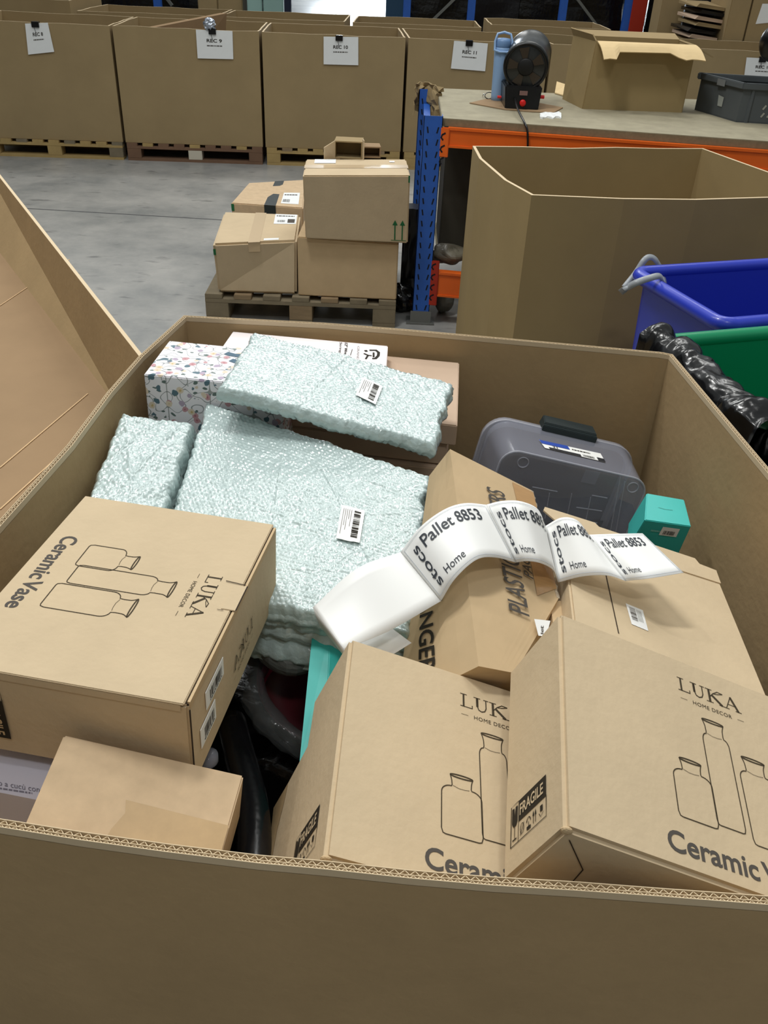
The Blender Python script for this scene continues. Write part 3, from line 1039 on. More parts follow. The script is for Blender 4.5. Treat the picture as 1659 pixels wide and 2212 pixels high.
# dark goods under the bench
def under(c0, c1, m, label, nm='carton', cat='carton'):
    return setp(MB().box(c0, c1).build(nm, m, bevel=.006), label, cat)
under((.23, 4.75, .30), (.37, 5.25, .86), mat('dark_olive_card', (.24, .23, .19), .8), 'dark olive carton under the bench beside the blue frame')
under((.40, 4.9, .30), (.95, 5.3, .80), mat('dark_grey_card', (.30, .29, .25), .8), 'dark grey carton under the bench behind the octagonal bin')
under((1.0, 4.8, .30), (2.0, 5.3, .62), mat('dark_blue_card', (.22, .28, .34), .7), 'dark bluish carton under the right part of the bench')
under((.22, 4.70, .286), (2.2, 5.35, .299), chip, 'low chipboard shelf under the bench', 'shelf_board', 'shelf')
def crumple(label, c, sx, sy, sz, m, amp=.02, seed=0, nm='plastic_film', cat='plastic film', n=18, freq=9):
    G = []
    for i in range(n + 1):
        r = []
        for j in range(2 * n + 1):
            th, ph = pi * i / n, 2 * pi * (j % (2 * n)) / (2 * n)
            p = Vector((sin(th) * cos(ph) * sx, sin(th) * sin(ph) * sy, cos(th) * sz))
            q = p * freq + Vector((seed, seed * 2, 0))
            k = noise.noise(q) + .5 * abs(noise.noise(q * 2.1))
            r.append(Vector(c) + p * (1 + amp / max(sx, sz) * 2.2 * k))
        G.append(r)
    return setp(MB().grid(G).build(nm, m, smooth=False), label, cat)
crumple('crumpled grey film on the low shelf beside the octagonal bin', (.29, 4.60, .335), .09, .07, .04, mat('grey_film', (.48, .46, .40), .4, bump=.5, bump_scale=20), .03, 3)
crumple('pale grey film hanging below the low orange beam', (.27, 4.62, .08), .05, .06, .09, mat('grey_film_dim', (.40, .41, .38), .4, bump=.5, bump_scale=20), .02, 7)
crumple('black bin liner slumped against the blue rack post', (.03, 4.68, .06), .09, .10, .075, black_bag, .02, 8, 'bin_liner', 'bin liner')

# things on the bench
# bottle
bt = thing('water_bottle', 'pale blue water bottle with a loop handle lid on the bench', 'bottle', (.505, 5.10, BZ))
T = Matrix.Translation((.505, 5.10, BZ))
MB().lathe([(.030, 0), (.036, .004), (.037, .03), (.040, .16), (.043, .24), (.042, .255), (.036, .262)], T=T).build('body', bottle_blue, bt, smooth=True)
MB().lathe([(.040, .256), (.042, .262), (.040, .285), (.034, .297), (.012, .30)], T=T).build('lid', bottle_dark, bt, smooth=True)
hp = [T @ Vector((.043 * cos(a), -.018, .285 + .045 * sin(a))) for a in [pi * k / 10 for k in range(11)]]
hp = [T @ Vector((-.045, -.03, .245))] + [T @ Vector((-.045 + .09 * 0, -.02, .285))] + [T @ Vector((-.034, -.01, .318)), T @ Vector((0, -.005, .326)), T @ Vector((.034, -.01, .318)), T @ Vector((.045, -.02, .285)), T @ Vector((.045, -.03, .245)), T @ Vector((.02, -.045, .237)), T @ Vector((-.02, -.045, .237))]
MB().tube(hp, .006, 8, closed=True).build('handle', bottle_blue, bt, smooth=True)
# heater
ht = thing('fan_heater', 'black drum-shaped fan heater with a red switch on the bench', 'heater', (.60, 4.86, BZ))
H0 = Vector((.605, 4.85, 1.215))
ax = Vector((.16, .98, .10)).normalized()
side = ax.cross(Vector((0, 0, 1))).normalized()
upv = side.cross(ax)
T = Matrix((( side.x, upv.x, ax.x, H0.x), (side.y, upv.y, ax.y, H0.y), (side.z, upv.z, ax.z, H0.z), (0, 0, 0, 1)))
T2 = T.copy()
MB().lathe([(.102, 0), (.112, .006), (.115, .02), (.112, .035), (.110, .04), (.110, .30), (.113, .305), (.113, .33), (.100, .335)], n=40, T=T).build('drum', mat('dark_grey_drum', (.17, .18, .18), .3, noise_amt=.4, noise_scale=16), ht, smooth=True)
MB().lathe([(.108, .006), (.110, -.006), (.100, -.008), (.096, .002)], n=40, T=T, cap=False).build('front_ring', black_plastic, ht, smooth=True)
MB().lathe([(.002, -.012), (.035, -.012), (.04, -.008), (.04, .002)], n=24, T=T, cap=True).build('hub', mat('matte_black', (.03, .03, .03), .6), ht, smooth=True)
for k in range(5):
    a = 2 * pi * k / 5 + .5
    b_ = MB()
    b_.hexa([T @ Vector((cos(a + da) * r, sin(a + da) * r, zz)) for zz in (-.006, .001) for da in (-.28, .28) for r in (.042, .092)])
    b_.build('fan_blade', mat('fan_blade_grey', (.22, .19, .16), .3), ht)
b_ = MB()
bx = [(-.085, -.03, BZ), (.085, -.03, BZ), (-.085, .22, BZ), (.085, .22, BZ), (-.095, -.02, BZ + .11), (.095, -.02, BZ + .11), (-.095, .22, BZ + .11), (.095, .22, BZ + .11)]
b_.hexa([Vector((p[0] + .605, p[1] + 4.85, p[2])) for p in bx])
b_.build('base', black_plastic, ht, bevel=.006)
MB().lathe([(.016, 0), (.016, .012), (.012, .016)], n=16, T=Matrix.Translation((.606, 4.818, BZ + .035)) @ Matrix.Rotation(pi / 2, 4, 'X')).build('switch', red_switch, ht, smooth=True)
MB().box((.585, 4.812, BZ + .07), (.625, 4.818, BZ + .09)).build('rating_label', mat('dim_label', (.5, .38, .36), .5), ht)
MB().lathe([(.008, 0), (.009, .03)], n=10, T=Matrix.Translation((.69, 4.87, BZ + .06)) @ Matrix.Rotation(pi / 2, 4, 'Y')).build('side_knob', red_switch, ht)
MB().lathe([(.006, 0), (.007, .02)], n=10, T=Matrix.Translation((.50, 4.87, BZ + .05)) @ Matrix.Rotation(-pi / 2, 4, 'Y')).build('side_knob', red_switch, ht)
cp = [Vector((.565, 4.83, BZ + .055)), Vector((.56, 4.72, BZ + .05)), Vector((.56, 4.55, BZ + .03)), Vector((.575, 4.41, BZ + .005)), Vector((.59, 4.375, BZ - .03)), Vector((.60, 4.365, BZ - .12)), Vector((.60, 4.37, .80))]
cp = [spline(cp, k / 4) for k in range(25)]
MB().tube(cp, .005, 8).build('power_cord', black_plastic, ht, smooth=True)
# cardboard piece under the heater and the glasses
pc = [atz(*p, BZ) for p in ((1014, 224), (1052, 215), (1110, 214), (1216, 234), (1196, 245), (1150, 243), (1090, 238))]
b_ = MB()
n = len(pc)
b_.add([p + up * .001 for p in pc] + [p + up * .005 for p in pc], [tuple(range(n)), tuple(range(2 * n - 1, n - 1, -1))] + [(i, (i + 1) % n, n + (i + 1) % n, n + i) for i in range(n)])
setp(b_.build('cardboard_piece', card_tray), 'flat torn piece of cardboard under the black heater', 'cardboard')
gl = thing('eyeglasses', 'thin black-framed glasses lying in front of the blue bottle', 'glasses', atz(1065, 218, BZ))
g0 = atz(1045, 216, BZ) + up * .022
gu = (atz(1086, 216, BZ) - atz(1045, 216, BZ)).normalized()
b_ = MB()
for k, cx in enumerate((.028, .085)):
    b_.tube([g0 + gu * (cx + .024 * cos(a)) + up * (.016 * sin(a)) for a in [2 * pi * q / 14 for q in range(14)]], .0022, 6, closed=True)
b_.tube([g0 + gu * .05, g0 + gu * .056 + up * .004, g0 + gu * .062], .002, 6)
b_.build('lens_frame', black_plastic, gl)
for cx in (.004, .109):
    MB().tube([g0 + gu * cx, g0 + gu * cx + Vector((0, .10, -.005)), g0 + gu * cx + Vector((0, .13, -.019))], .0018, 6).build('temple_arm', black_plastic, gl)
# torn label on the beam edge
lb = thing('torn_label', 'crumpled white label stuck with peach tape over the worktop edge', 'label', atz(1188, 262, BZ))
G = [[atz(1166 + 46 * i / 8, 246 + 10 * j / 4 + (1.5 * sin(i * 1.7)), BZ) + up * (.004 + .006 * abs(sin(i * 1.1 + j))) for j in range(5)] for i in range(9)]
b_ = MB().grid(G)
q = [g[-1] for g in G]
b_.grid([[p, p - Vector((0, .004, .018 + .004 * sin(k * 2))), ] for k, p in enumerate(q)])
b_.build('paper', paper, lb)
b_ = MB()
b_.grid([[p - Vector((0, .006, .014)), p - Vector((0, .008, .034 + .005 * sin(k * 2.2)))] for k, p in enumerate(q)])
b_.build('peach_tape', peach, lb)
# open carton
oc = thing('carton', 'open carton with a cream inner flap hanging forward and green arrows, on the bench', 'carton', (1.2, 5.1, BZ))
a, b = atz(1259, 235, BZ), atz(1471, 243, BZ)
c = atz(1224, 221, BZ)
d = b + (c - a) + Vector((.06, .12, 0))
c = c + Vector((0, .12, 0))
zt = 1.335
A_, B_ = aty(1290, 90, a.y), aty(1503, 97, b.y)
A_.z = B_.z = zt
C_, D_ = c + up * (zt - BZ) + Vector((.01, .0, 0)), d + up * (zt - BZ)
th = .006
b_ = MB()
def slab(p, q, r, s, t=th):
    """four-cornered sheet p q (bottom) r s (top), thickness t"""
    n = (q - p).cross(s - p).normalized() * t
    b_.hexa([p, q, p + n, q + n, s, r, s + n, r + n])
slab(a, b, B_, A_)
slab(b, d, D_, B_)
slab(d, c, C_, D_)
slab(c, a, A_, C_)
slab(a, b, d, c)
b_.build('body', card_oct, oc)
b_ = MB()
k1, k2 = onplane(1524, 130, B_ + Vector((0, -.14, 0)), Vector((0, 1, 0))), onplane(1305, 128, A_ + Vector((0, -.14, 0)), Vector((0, 1, 0)))
P = [A_ + up * .002, B_ + up * .002]
rows = []
N = 16
for i in range(N + 1):
    s = i / N
    e = 1.0 - (.42 if .16 < s < .72 else .05 * sin(s * 23)) - (.2 if .72 <= s < .8 else 0)
    rows.append([P[0].lerp(P[1], s) + (k2.lerp(k1, s) - P[0].lerp(P[1], s)) * (e * j / 6) + up * (.012 * sin(pi * j / 6)) for j in range(7)])
b_.grid(rows)
o = b_.build('front_flap', card_cream, oc)
sm = o.modifiers.new('thick', 'SOLIDIFY')
sm.thickness = .005
b_ = MB()
slab(C_, A_, A_.lerp(B_, .0) + Vector((-.02, .0, .03)) + Vector((-.0, .02, 0)), C_ + Vector((-.02, 0, .035)))
b_.build('side_flap', card_row, oc)
b_ = MB()
slab(B_, D_, D_ + Vector((.10, .0, -.03)), B_ + Vector((.11, .02, -.05)))
b_.build('side_flap', card_row, oc)
b_ = MB()
slab(D_, C_, C_ + Vector((.0, .12, .02)), D_ + Vector((0, .12, .02)))
b_.build('back_flap', card_row, oc)
pr = MB()
n_ = (b - a).cross(B_ - a).normalized()
fo = lambda x, y: (a.lerp(b, x)).lerp(A_.lerp(B_, x), y) - Vector((0, .003, 0))
arrows(pr, fo, .86, .06, .12, .38)
pr.build('printed_arrows', green_ink, oc)
b_ = MB()
pp = [atz(*p, BZ) for p in ((1198, 203), (1200, 196), (1222, 199), (1221, 210))]
b_.hexa([pp[0] + up * .002, pp[3] + up * .002, pp[1] + up * .002, pp[2] + up * .002, pp[0] + up * .008, pp[3] + up * .008, pp[1] + up * .05, pp[2] + up * .04])
setp(b_.build('cardboard_scrap', card_cream), 'small curled cardboard scrap left of the open carton', 'cardboard')
# grey crate
cr = thing('plastic_crate', 'dark grey plastic crate with slotted grips at the right end of the bench', 'crate', (1.9, 4.9, BZ))
co, cf = Vector((1.688, 4.765, BZ)), Vector((1.60, 5.06, BZ))
cu = Vector((.985, -.09, 0)).normalized()
cv = (cf - co).normalized()
def cpt(a, b, z):
    return co + cu * a + cv * b + up * z
b_ = MB()
CWd, CD, CHt = .58, .38, .18
def crate_wall(p, q, z0, z1):
    n = Vector((-(q - p).y, (q - p).x, 0)).normalized() * .005
    b_.hexa([p + up * z0, q + up * z0, p + n + up * z0, q + n + up * z0, p + up * z1, q + up * z1, p + n + up * z1, q + n + up * z1])
P4 = [cpt(0, 0, 0), cpt(CWd, 0, 0), cpt(CWd, CD, 0), cpt(0, CD, 0)]
for i in range(4):
    crate_wall(P4[i], P4[(i + 1) % 4], .004, CHt)
b_.hexa([P4[0], P4[1], P4[3], P4[2], P4[0] + up * .006, P4[1] + up * .006, P4[3] + up * .006, P4[2] + up * .006])
b_.build('body', grey_crate, cr)
b_ = MB()
Q4 = [cpt(-.015, -.015, 0), cpt(CWd + .015, -.015, 0), cpt(CWd + .015, CD + .015, 0), cpt(-.015, CD + .015, 0)]
for i in range(4):
    p, q = Q4[i], Q4[(i + 1) % 4]
    n = Vector((-(q - p).y, (q - p).x, 0)).normalized() * .028
    b_.hexa([p + up * (CHt - .03), q + up * (CHt - .03), p + n + up * (CHt - .03), q + n + up * (CHt - .03), p + up * CHt, q + up * CHt, p + n + up * CHt, q + n + up * CHt])
b_.build('rim', grey_crate, cr, bevel=.004)
for k in range(5):
    x = .04 + k * .115
    b_ = MB()
    b_.hexa([cpt(x, -.008, .0), cpt(x + .012, -.008, 0), cpt(x, .001, 0), cpt(x + .012, .001, 0), cpt(x, -.008, CHt - .03), cpt(x + .012, -.008, CHt - .03), cpt(x, .001, CHt - .03), cpt(x + .012, .001, CHt - .03)])
    b_.build('rib', grey_crate, cr)
b_ = MB()
fc = lambda x, y: cpt(x, -.002, y)
for r in range(2):
    for k in range(4):
        x = .115 + k * .03 + .1 * 0
        stroke(b_, [(x, .03 + r * .035), (x + .012, .05 + r * .035)], .009, fc)
b_.build('vent_slots', mat('crate_slot_light', (.62, .62, .58), .6), cr)
b_ = MB()
fs_ = lambda x, y: co + cv * x - cu * .003 + up * y
b_.add([fs_(.14, .05), fs_(.18, .05), fs_(.19, .10), fs_(.14, .095)], [(0, 1, 2, 3)])
b_.build('torn_sticker', mat('crate_sticker', (.62, .64, .62), .6), cr)
b_ = MB()
b_.add([fs_(.13, .145), fs_(.20, .145), fs_(.20, .175), fs_(.13, .175)], [(0, 1, 2, 3)])
for v in b_.v:
    v -= cu * .016
b_.build('grip_label', mat('crate_sticker2', (.45, .46, .46), .5), cr)
# black rounded housing at right frame edge
bh = thing('black_housing', 'black rounded housing of an appliance at the right edge above the crate', 'appliance', aty(1672, 190, 4.72))
bc_ = aty(1676, 92, 4.72)
G = [[bc_ + Vector((.075 * sin(pi * i / 14) * cos(2 * pi * j / 24), .07 * sin(pi * i / 14) * sin(2 * pi * j / 24), .085 * cos(pi * i / 14))) for j in range(25)] for i in range(15)]
MB().grid(G).build('housing', black_plastic, bh, smooth=True)
MB().tube([bc_ - up * .07, Vector((bc_.x + .03, bc_.y - .03, BZ + .19)), Vector((bc_.x + .05, bc_.y + .0, BZ + .18))], .012, 10).build('stem', black_plastic, bh, smooth=True)

# ================================================================== OCTAGONAL BIN
opx = [(1148, 422), (1349, 431), (1504, 433), (1659, 429)]
pts = [atz(x, y, 1.0) for x, y in opx] + [Vector((1.62, 3.27, 1)), Vector((1.50, 3.66, 1)), atz(1518, 322, 1.0), atz(1232, 318, 1.0), atz(1021, 314, 1.0), atz(1035, 342, 1.0), atz(1089, 389, 1.0)]
open_bin('octagonal_bin', 'large empty octagonal cardboard bin standing in front of the orange-beamed bench', [(p.x, p.y) for p in pts], .0, 1.0, .012, card_oct, seed=5, wav=.004)

# ================================================================== PLASTIC TUBS
def rrect(o, u, v, w, d, r, n=6):
    out = []
    for cx, cy, a0 in ((w - r, r, -pi / 2), (w - r, d - r, 0), (r, d - r, pi / 2), (r, r, pi)):
        for k in range(n + 1):
            a = a0 + pi / 2 * k / n
            out.append(o + u * (cx + r * cos(a)) + v * (cy + r * sin(a)))
    return out
def tub(name, label, o, u, w, d, z1, m, taper=.06, r=.07, lip=.022):
    u = Vector(u).normalized()
    v = Vector((-u.y, u.x, 0))
    o = Vector((o[0], o[1], 0))
    t = thing(name, label, 'plastic tub', o + u * w / 2 + v * d / 2)
    def ring(ins, z, rr=None):
        return [p + up * z for p in rrect(o + u * ins + v * ins, u, v, w - 2 * ins, d - 2 * ins, max(.02, (rr or r) - ins * .5))]
    b_ = MB()
    L = [ring(taper, .02), ring(lip + .012, z1 - .05), ring(lip + .008, z1 - .02)]
    L2 = [ring(lip + .016, z1 - .02), ring(lip + .02, z1 - .05), ring(taper + .008, .03)]
    b_.grid([r_ + [r_[0]] for r_ in L])
    b_.grid([r_ + [r_[0]] for r_ in L2])
    n = len(L[0])
    b_.add(L[0], [tuple(range(n))])
    b_.add(L2[-1], [tuple(range(n))])
    b_.build('body', m, t, smooth=True)
    MB().tube(ring(lip * .9, z1 - lip * .9), lip, 12, closed=True).build('rolled_rim', m, t, smooth=True)
    return t, ring
TZ = .88
b0, b1, b2 = atz(1355, 574, TZ), atz(1659, 555, TZ), atz(1545, 697, TZ)
u = (b1 - b0).normalized()
v = Vector((-u.y, u.x, 0))
dep = abs((b0 - b2).dot(v))
oo = b0 - v * dep - u * .0
tub('plastic_tub', 'blue plastic tub with a rolled rim, grey strap over its left edge', (oo.x, oo.y), u, .85, dep, TZ, blue_plastic, r=.05)
g0_, g1_, g2_ = atz(1393, 722, TZ), atz(1659, 700, TZ), atz(1600, 915, TZ)
u2 = (g1_ - g0_).normalized()
v2 = Vector((-u2.y, u2.x, 0))
dep2 = abs((g0_ - g2_).dot(v2))
oo2 = g0_ - v2 * dep2 
tub('plastic_tub', 'green plastic tub with black film draped over its left rim', (oo2.x, oo2.y), u2, .75, dep2, TZ, green_plastic, r=.06)
# strap on blue tub
def ribbon(P, w, wd, m, name, th=.002, parent=None):
    L = []
    for i, p in enumerate(P):
        L.append([p - wd * w / 2, p + wd * w / 2])
    b_ = MB().grid(L)
    o = b_.build(name, m, parent, smooth=True)
    sm = o.modifiers.new('thick', 'SOLIDIFY')
    sm.thickness = th
    return o
sc_ = atz(1425, 620, TZ + .005)
ctrl = [atz(1340, 632, TZ - .06), atz(1350, 625, TZ - .03), atz(1372, 612, TZ + .0), atz(1400, 602, TZ + .012), atz(1424, 597, TZ + .015), atz(1434, 610, TZ - .02), atz(1428, 585, TZ - .03), atz(1418, 565, TZ + .0), atz(1406, 556, TZ + .015), atz(1392, 562, TZ + .01), atz(1372, 592, TZ - .03), atz(1348, 622, TZ - .06)]
sp = [spline(ctrl, k / 5) for k in range(5 * (len(ctrl) - 1) + 1)]
G = []
for k_, p in enumerate(sp):
    tg = (sp[min(len(sp) - 1, k_ + 1)] - sp[max(0, k_ - 1)]).normalized()
    wd = tg.cross(Vector((.15, -.75, .65))).normalized()
    G.append([p - wd * .010, p + wd * .010])
o = MB().grid(G).build('strap', strap_grey, smooth=True)
sm = o.modifiers.new('thick', 'SOLIDIFY')
sm.thickness = .002
setp(o, 'grey plastic strap looped over the left rim of the blue tub', 'strap')
# black film draped over the green tub's rim
Lp = [(1400, 724), (1440, 742), (1495, 786), (1550, 838), (1600, 880), (1660, 930)]
Lw = [atz(x, y, TZ + .0) for x, y in Lp]
G = []
NN, MM = 70, 30
for i in range(NN + 1):
    c = spline(Lw, (len(Lw) - 1) * i / NN)
    d = (spline(Lw, min(len(Lw) - 1.001, (len(Lw) - 1) * (i + 1) / NN)) - c)
    d = d.normalized() if d.length > 1e-6 else Vector((.2, -.9, 0)).normalized()
    nx = Vector((-d.y, d.x, 0))
    if nx.x < 0: nx = -nx
    r = []
    for j in range(MM + 1):
        s = j / MM
        a = pi * (1.15 - 1.3 * s)
        rr = .046 + .006 * sin(i * .35)
        p = c + nx * (cos(a) * rr) + up * (sin(a) * rr * .8 - .01)
        if s < .25:
            p = p + up * (-(0.25 - s) * 1.1)
        if s > .8:
            p = p + up * (-(s - .8) * .7)
        q = p * 11
        k = abs(noise.noise(q)) * 1.4 + .6 * abs(noise.noise(q * 2.3 + Vector((5, 1, 2)))) - .4
        p += (nx * cos(a) + up * sin(a)) * k * .022
        r.append(p)
    G.append(r)
o = MB().grid(G).build('bin_liner', mat('draped_black_film', (.05, .05, .055), .2, spec=.7, bump=.12, bump_scale=30), smooth=True)
setp(o, 'glossy black bin liner draped and crumpled over the left rim of the green tub', 'bin liner')

# ================================================================== THE NEAR BIN
ZR = 1.0
rim_px = [None]
rim = [Vector((-.587, .534))] + [Vector((p.x, p.y - .0088)) for p in (atz(x, y, ZR) for x, y in ((0, 1768), (181, 1797), (362, 1822), (560, 1846), (705, 1859), (885, 1878), (1059, 1893), (1240, 1904), (1421, 1917), (1659, 1935)))] + [Vector((.70, .446)), Vector((.636, 1.247))]
NF = 11
for px in ((1453, 765), (1427, 760), (877, 711), (703, 697), (397, 681)):
    p = atz(*px, ZR)
    rim.append(Vector((p.x, p.y)))
rim += [Vector((-.501, 1.576)), Vector((-.515, 1.409)), Vector((-.521, 1.211)), Vector((-.543, .991))]
TH = .0088
nb, RP, RI = open_bin('cardboard_bin', 'large double-walled cardboard bin in the foreground filled with boxes and bubble wrap', [(p.x, p.y) for p in rim], .15, .990, TH, card_bin, wav=0, sub=1)
liner_ = MB()
flute = MB()
m_ = len(RP)
def offp(i, t):
    return RP[i].lerp(RI[i], t)
for t0, t1 in ((0, .09), (.36, .43), (.91, 1.0)):
    for i in range(m_):
        j = (i + 1) % m_
        a, b, c, d = offp(i, t0), offp(j, t0), offp(i, t1), offp(j, t1)
        k = [Vector((p.x, p.y, .989)) for p in (a, b, c, d)]
        za = ZR + .0008 * noise.noise(Vector((a.x * 9, a.y * 9, t0)))
        zb = ZR + .0008 * noise.noise(Vector((b.x * 9, b.y * 9, t0)))
        liner_.hexa(k + [Vector((a.x, a.y, za)), Vector((b.x, b.y, zb)), Vector((c.x, c.y, za)), Vector((d.x, d.y, zb))])
for t0, t1, pitch in ((.09, .36, .0065), (.43, .91, .0085)):
    for i in range(m_):
        j = (i + 1) % m_
        L = (RP[j] - RP[i]).length
        n = max(2, int(L / pitch) * 2)
        pts = []
        for k in range(n + 1):
            tt = t0 if k % 2 == 0 else t1
            a, b = offp(i, tt), offp(j, tt)
            pts.append(a.lerp(b, k / n))
        for k in range(n):
            a, b = pts[k], pts[k + 1]
            d = (b - a).normalized()
            nn = Vector((-d.y, d.x)) * .00035
            flute.hexa([Vector((p.x, p.y, .989)) for p in (a - nn, b - nn, a + nn, b + nn)] + [Vector((p.x, p.y, ZR - .0008)) for p in (a - nn, b - nn, a + nn, b + nn)])
liner_.build('rim_liner', card_edge, nb)
flute.build('corrugated_flutes', card_edge, nb)
# flattened spots, creases and smudges on the walls
fr_o, fr_u = Vector((-.587, .518, 0)), (rim[NF] - rim[0]).to_3d().normalized()
# pallet beneath
pallet('wooden pallet under the large foreground bin', 'pallet', (-.60, .56, 0), (1, -.06, 0), 1.2, 1.1, [wood, wood_grey, wood])

# heap of black liner filling the bottom
G = []
inner = [Vector((p.x, p.y)) for p in RI]
def inside_scale(ang):
    c = Vector((.04, 1.08))
    d = Vector((cos(ang), sin(ang)))
    best = 9
    for i in range(len(inner)):
        a, b = inner[i], inner[(i + 1) % len(inner)]
        e = b - a
        den = d.x * e.y - d.y * e.x
        if abs(den) < 1e-9: continue
        t = ((a - c).x * e.y - (a - c).y * e.x) / den
        s = ((a - c).x * d.y - (a - c).y * d.x) / den
        if t > 0 and -1e-6 <= s <= 1 + 1e-6: best = min(best, t)
    return best - .012
for i in range(31):
    r = []
    for k in range(97):
        a = 2 * pi * (k % 96) / 96
        R_ = inside_scale(a) * i / 30
        p = Vector((.04 + cos(a) * R_, 1.08 + sin(a) * R_, 0))
        p.z = .60 + .05 * noise.noise(p * 5) + .025 * abs(noise.noise(p * 14))
        r.append(p)
    G.append(r)
b_ = MB().grid(G)
b_.grid([G[-1], [Vector((p.x, p.y, .165)) for p in G[-1]]])
setp(b_.build('bin_liner', black_bag, smooth=True), 'black plastic bags heaped dark at the bottom of the foreground bin', 'bin liner', kind='stuff')

# ------------------------------------------------------------------ cartons printed with vases
def scaled(w, o, d, s):
    R_ = quat(w)
    o = Vector(o)
    return R_, CAMP + (o - CAMP) * s, Vector(d) * s
def luka_art(f, small=True):
    """front artwork in metres, u right, v up on a .345 x .28 face"""
    art = MB()
    # logo letters with serifs
    def L_(x, w, h):
        y = .2295
        stroke(art, [(x + w * .28, y), (x + w * .28, y + h)], w * .15, f)
        stroke(art, [(x, y + .0004), (x + w, y + .0004)], .0010, f)
        stroke(art, [(x, y + h), (x + w * .56, y + h)], .0009, f)
        stroke(art, [(x + w, y), (x + w, y + h * .25)], .0011, f)
    L_(.154, .0155, .0185)
    y, h = .2295, .0185
    x, w = .1725, .0185
    stroke(art, [(x + w * .2, y + h), (x + w * .2, y + h * .35), (x + w * .3, y + h * .08), (x + w * .5, y), (x + w * .72, y + h * .1), (x + w * .82, y + h * .35), (x + w * .82, y + h)], .0014, f)
    stroke(art, [(x + w * .2, y + h), (x + w * .2, y + h * .3)], .0030, f)
    stroke(art, [(x - .001, y + h), (x + w * .42, y + h)], .0009, f)
    stroke(art, [(x + w * .64, y + h), (x + w, y + h)], .0009, f)
    x, w = .1925, .022
    stroke(art, [(x + w * .2, y), (x + w * .2, y + h)], .0030, f)
    stroke(art, [(x - .0005, y + h), (x + w * .4, y + h)], .0009, f)
    stroke(art, [(x - .0005, y), (x + w * .4, y)], .0009, f)
    stroke(art, [(x + w * .22, y + h * .42), (x + w * .45, y + h * .75), (x + w * .75, y + h * 1.02), (x + w * 1.08, y + h * .98)], .0011, f)
    stroke(art, [(x + w * .45, y + h * .75), (x + w * .7, y + h * .80), (x + w * 1.08, y + h * .98)], .0009, f)
    stroke(art, [(x + w * .36, y + h * .6), (x + w * .95, y)], .0030, f)
    stroke(art, [(x + w * .75, y), (x + w * 1.12, y)], .0009, f)
    x, w = .2155, .023
    stroke(art, [(x + w * .5, y + h * 1.02), (x + w * .14, y)], .0011, f)
    stroke(art, [(x + w * .48, y + h), (x + w * .86, y)], .0030, f)
    stroke(art, [(x + w * .26, y + h * .36), (x + w * .72, y + h * .36)], .0009, f)
    stroke(art, [(x, y), (x + w * .32, y)], .0009, f)
    stroke(art, [(x + w * .68, y), (x + w * 1.04, y)], .0009, f)
    if small:
        put_text(art, 'HOME DECOR', .1715, .2155, .052, .0052, f, mi=1, spacing=1.1)
        stroke(art, [(.155, .218), (.164, .218)], .0005, f, mi=1)
        stroke(art, [(.231, .218), (.240, .218)], .0005, f, mi=1)
    return art
def vase(art, f, cx, rw, nw, bw, top, neck, nb_, sh, bot, cut=0):
    """line drawing: rim half width rw at top, neck nw, shoulders at sh with half width bw"""
    lw = .0012
    L, R_ = [], []
    for q in range(9):
        t = q / 8
        L.append((cx - rw + (rw - nw) * sin(pi / 2 * t), top + (neck - top) * t))
    L += [(cx - nw * .98, neck + (nb_ - neck) * .6), (cx - nw * 1.04, nb_)]
    for q in range(1, 8):
        t = q / 7
        L.append((cx - nw * 1.04 - (bw - nw * 1.04) * sin(pi / 2 * t), nb_ + (sh - nb_) * (1 - cos(pi / 2 * t))))
    L += [(cx - bw, bot + .006), (cx - bw * .93, bot + .001), (cx - bw * .8, bot)]
    R_ = [(2 * cx - x, y) for x, y in reversed(L)]
    stroke(art, L, lw, f)
    stroke(art, R_ if not cut else R_[:], lw, f)
    stroke(art, [L[-1], R_[0]], lw, f)
    el = [(cx + rw * cos(a), top + .0018 * sin(a)) for a in [2 * pi * k / 20 for k in range(20)]]
    stroke(art, el, .0016, f, closed=True)
    stroke(art, [(cx - nw * .9, nb_ + .001), (cx - nw * .3, nb_ - .001), (cx + nw * .3, nb_ - .001), (cx + nw * .8, nb_)], .0005, f)
def vases(art, f):
    vase(art, f, .1540, .0135, .0115, .0235, .1315, .122, .1175, .108, .0595)
    vase(art, f, .1938, .0140, .0112, .0215, .1985, .188, .179, .170, .064) if False else None
    # tall vase, partly hidden by the small one
    cx = .1938
    vase(art, f, cx, .0140, .0112, .0170, .1985, .187, .179, .169, .0655)
    vase(art, f, .2400, .0150, .0120, .0215, .1650, .154, .147, .137, .0575)
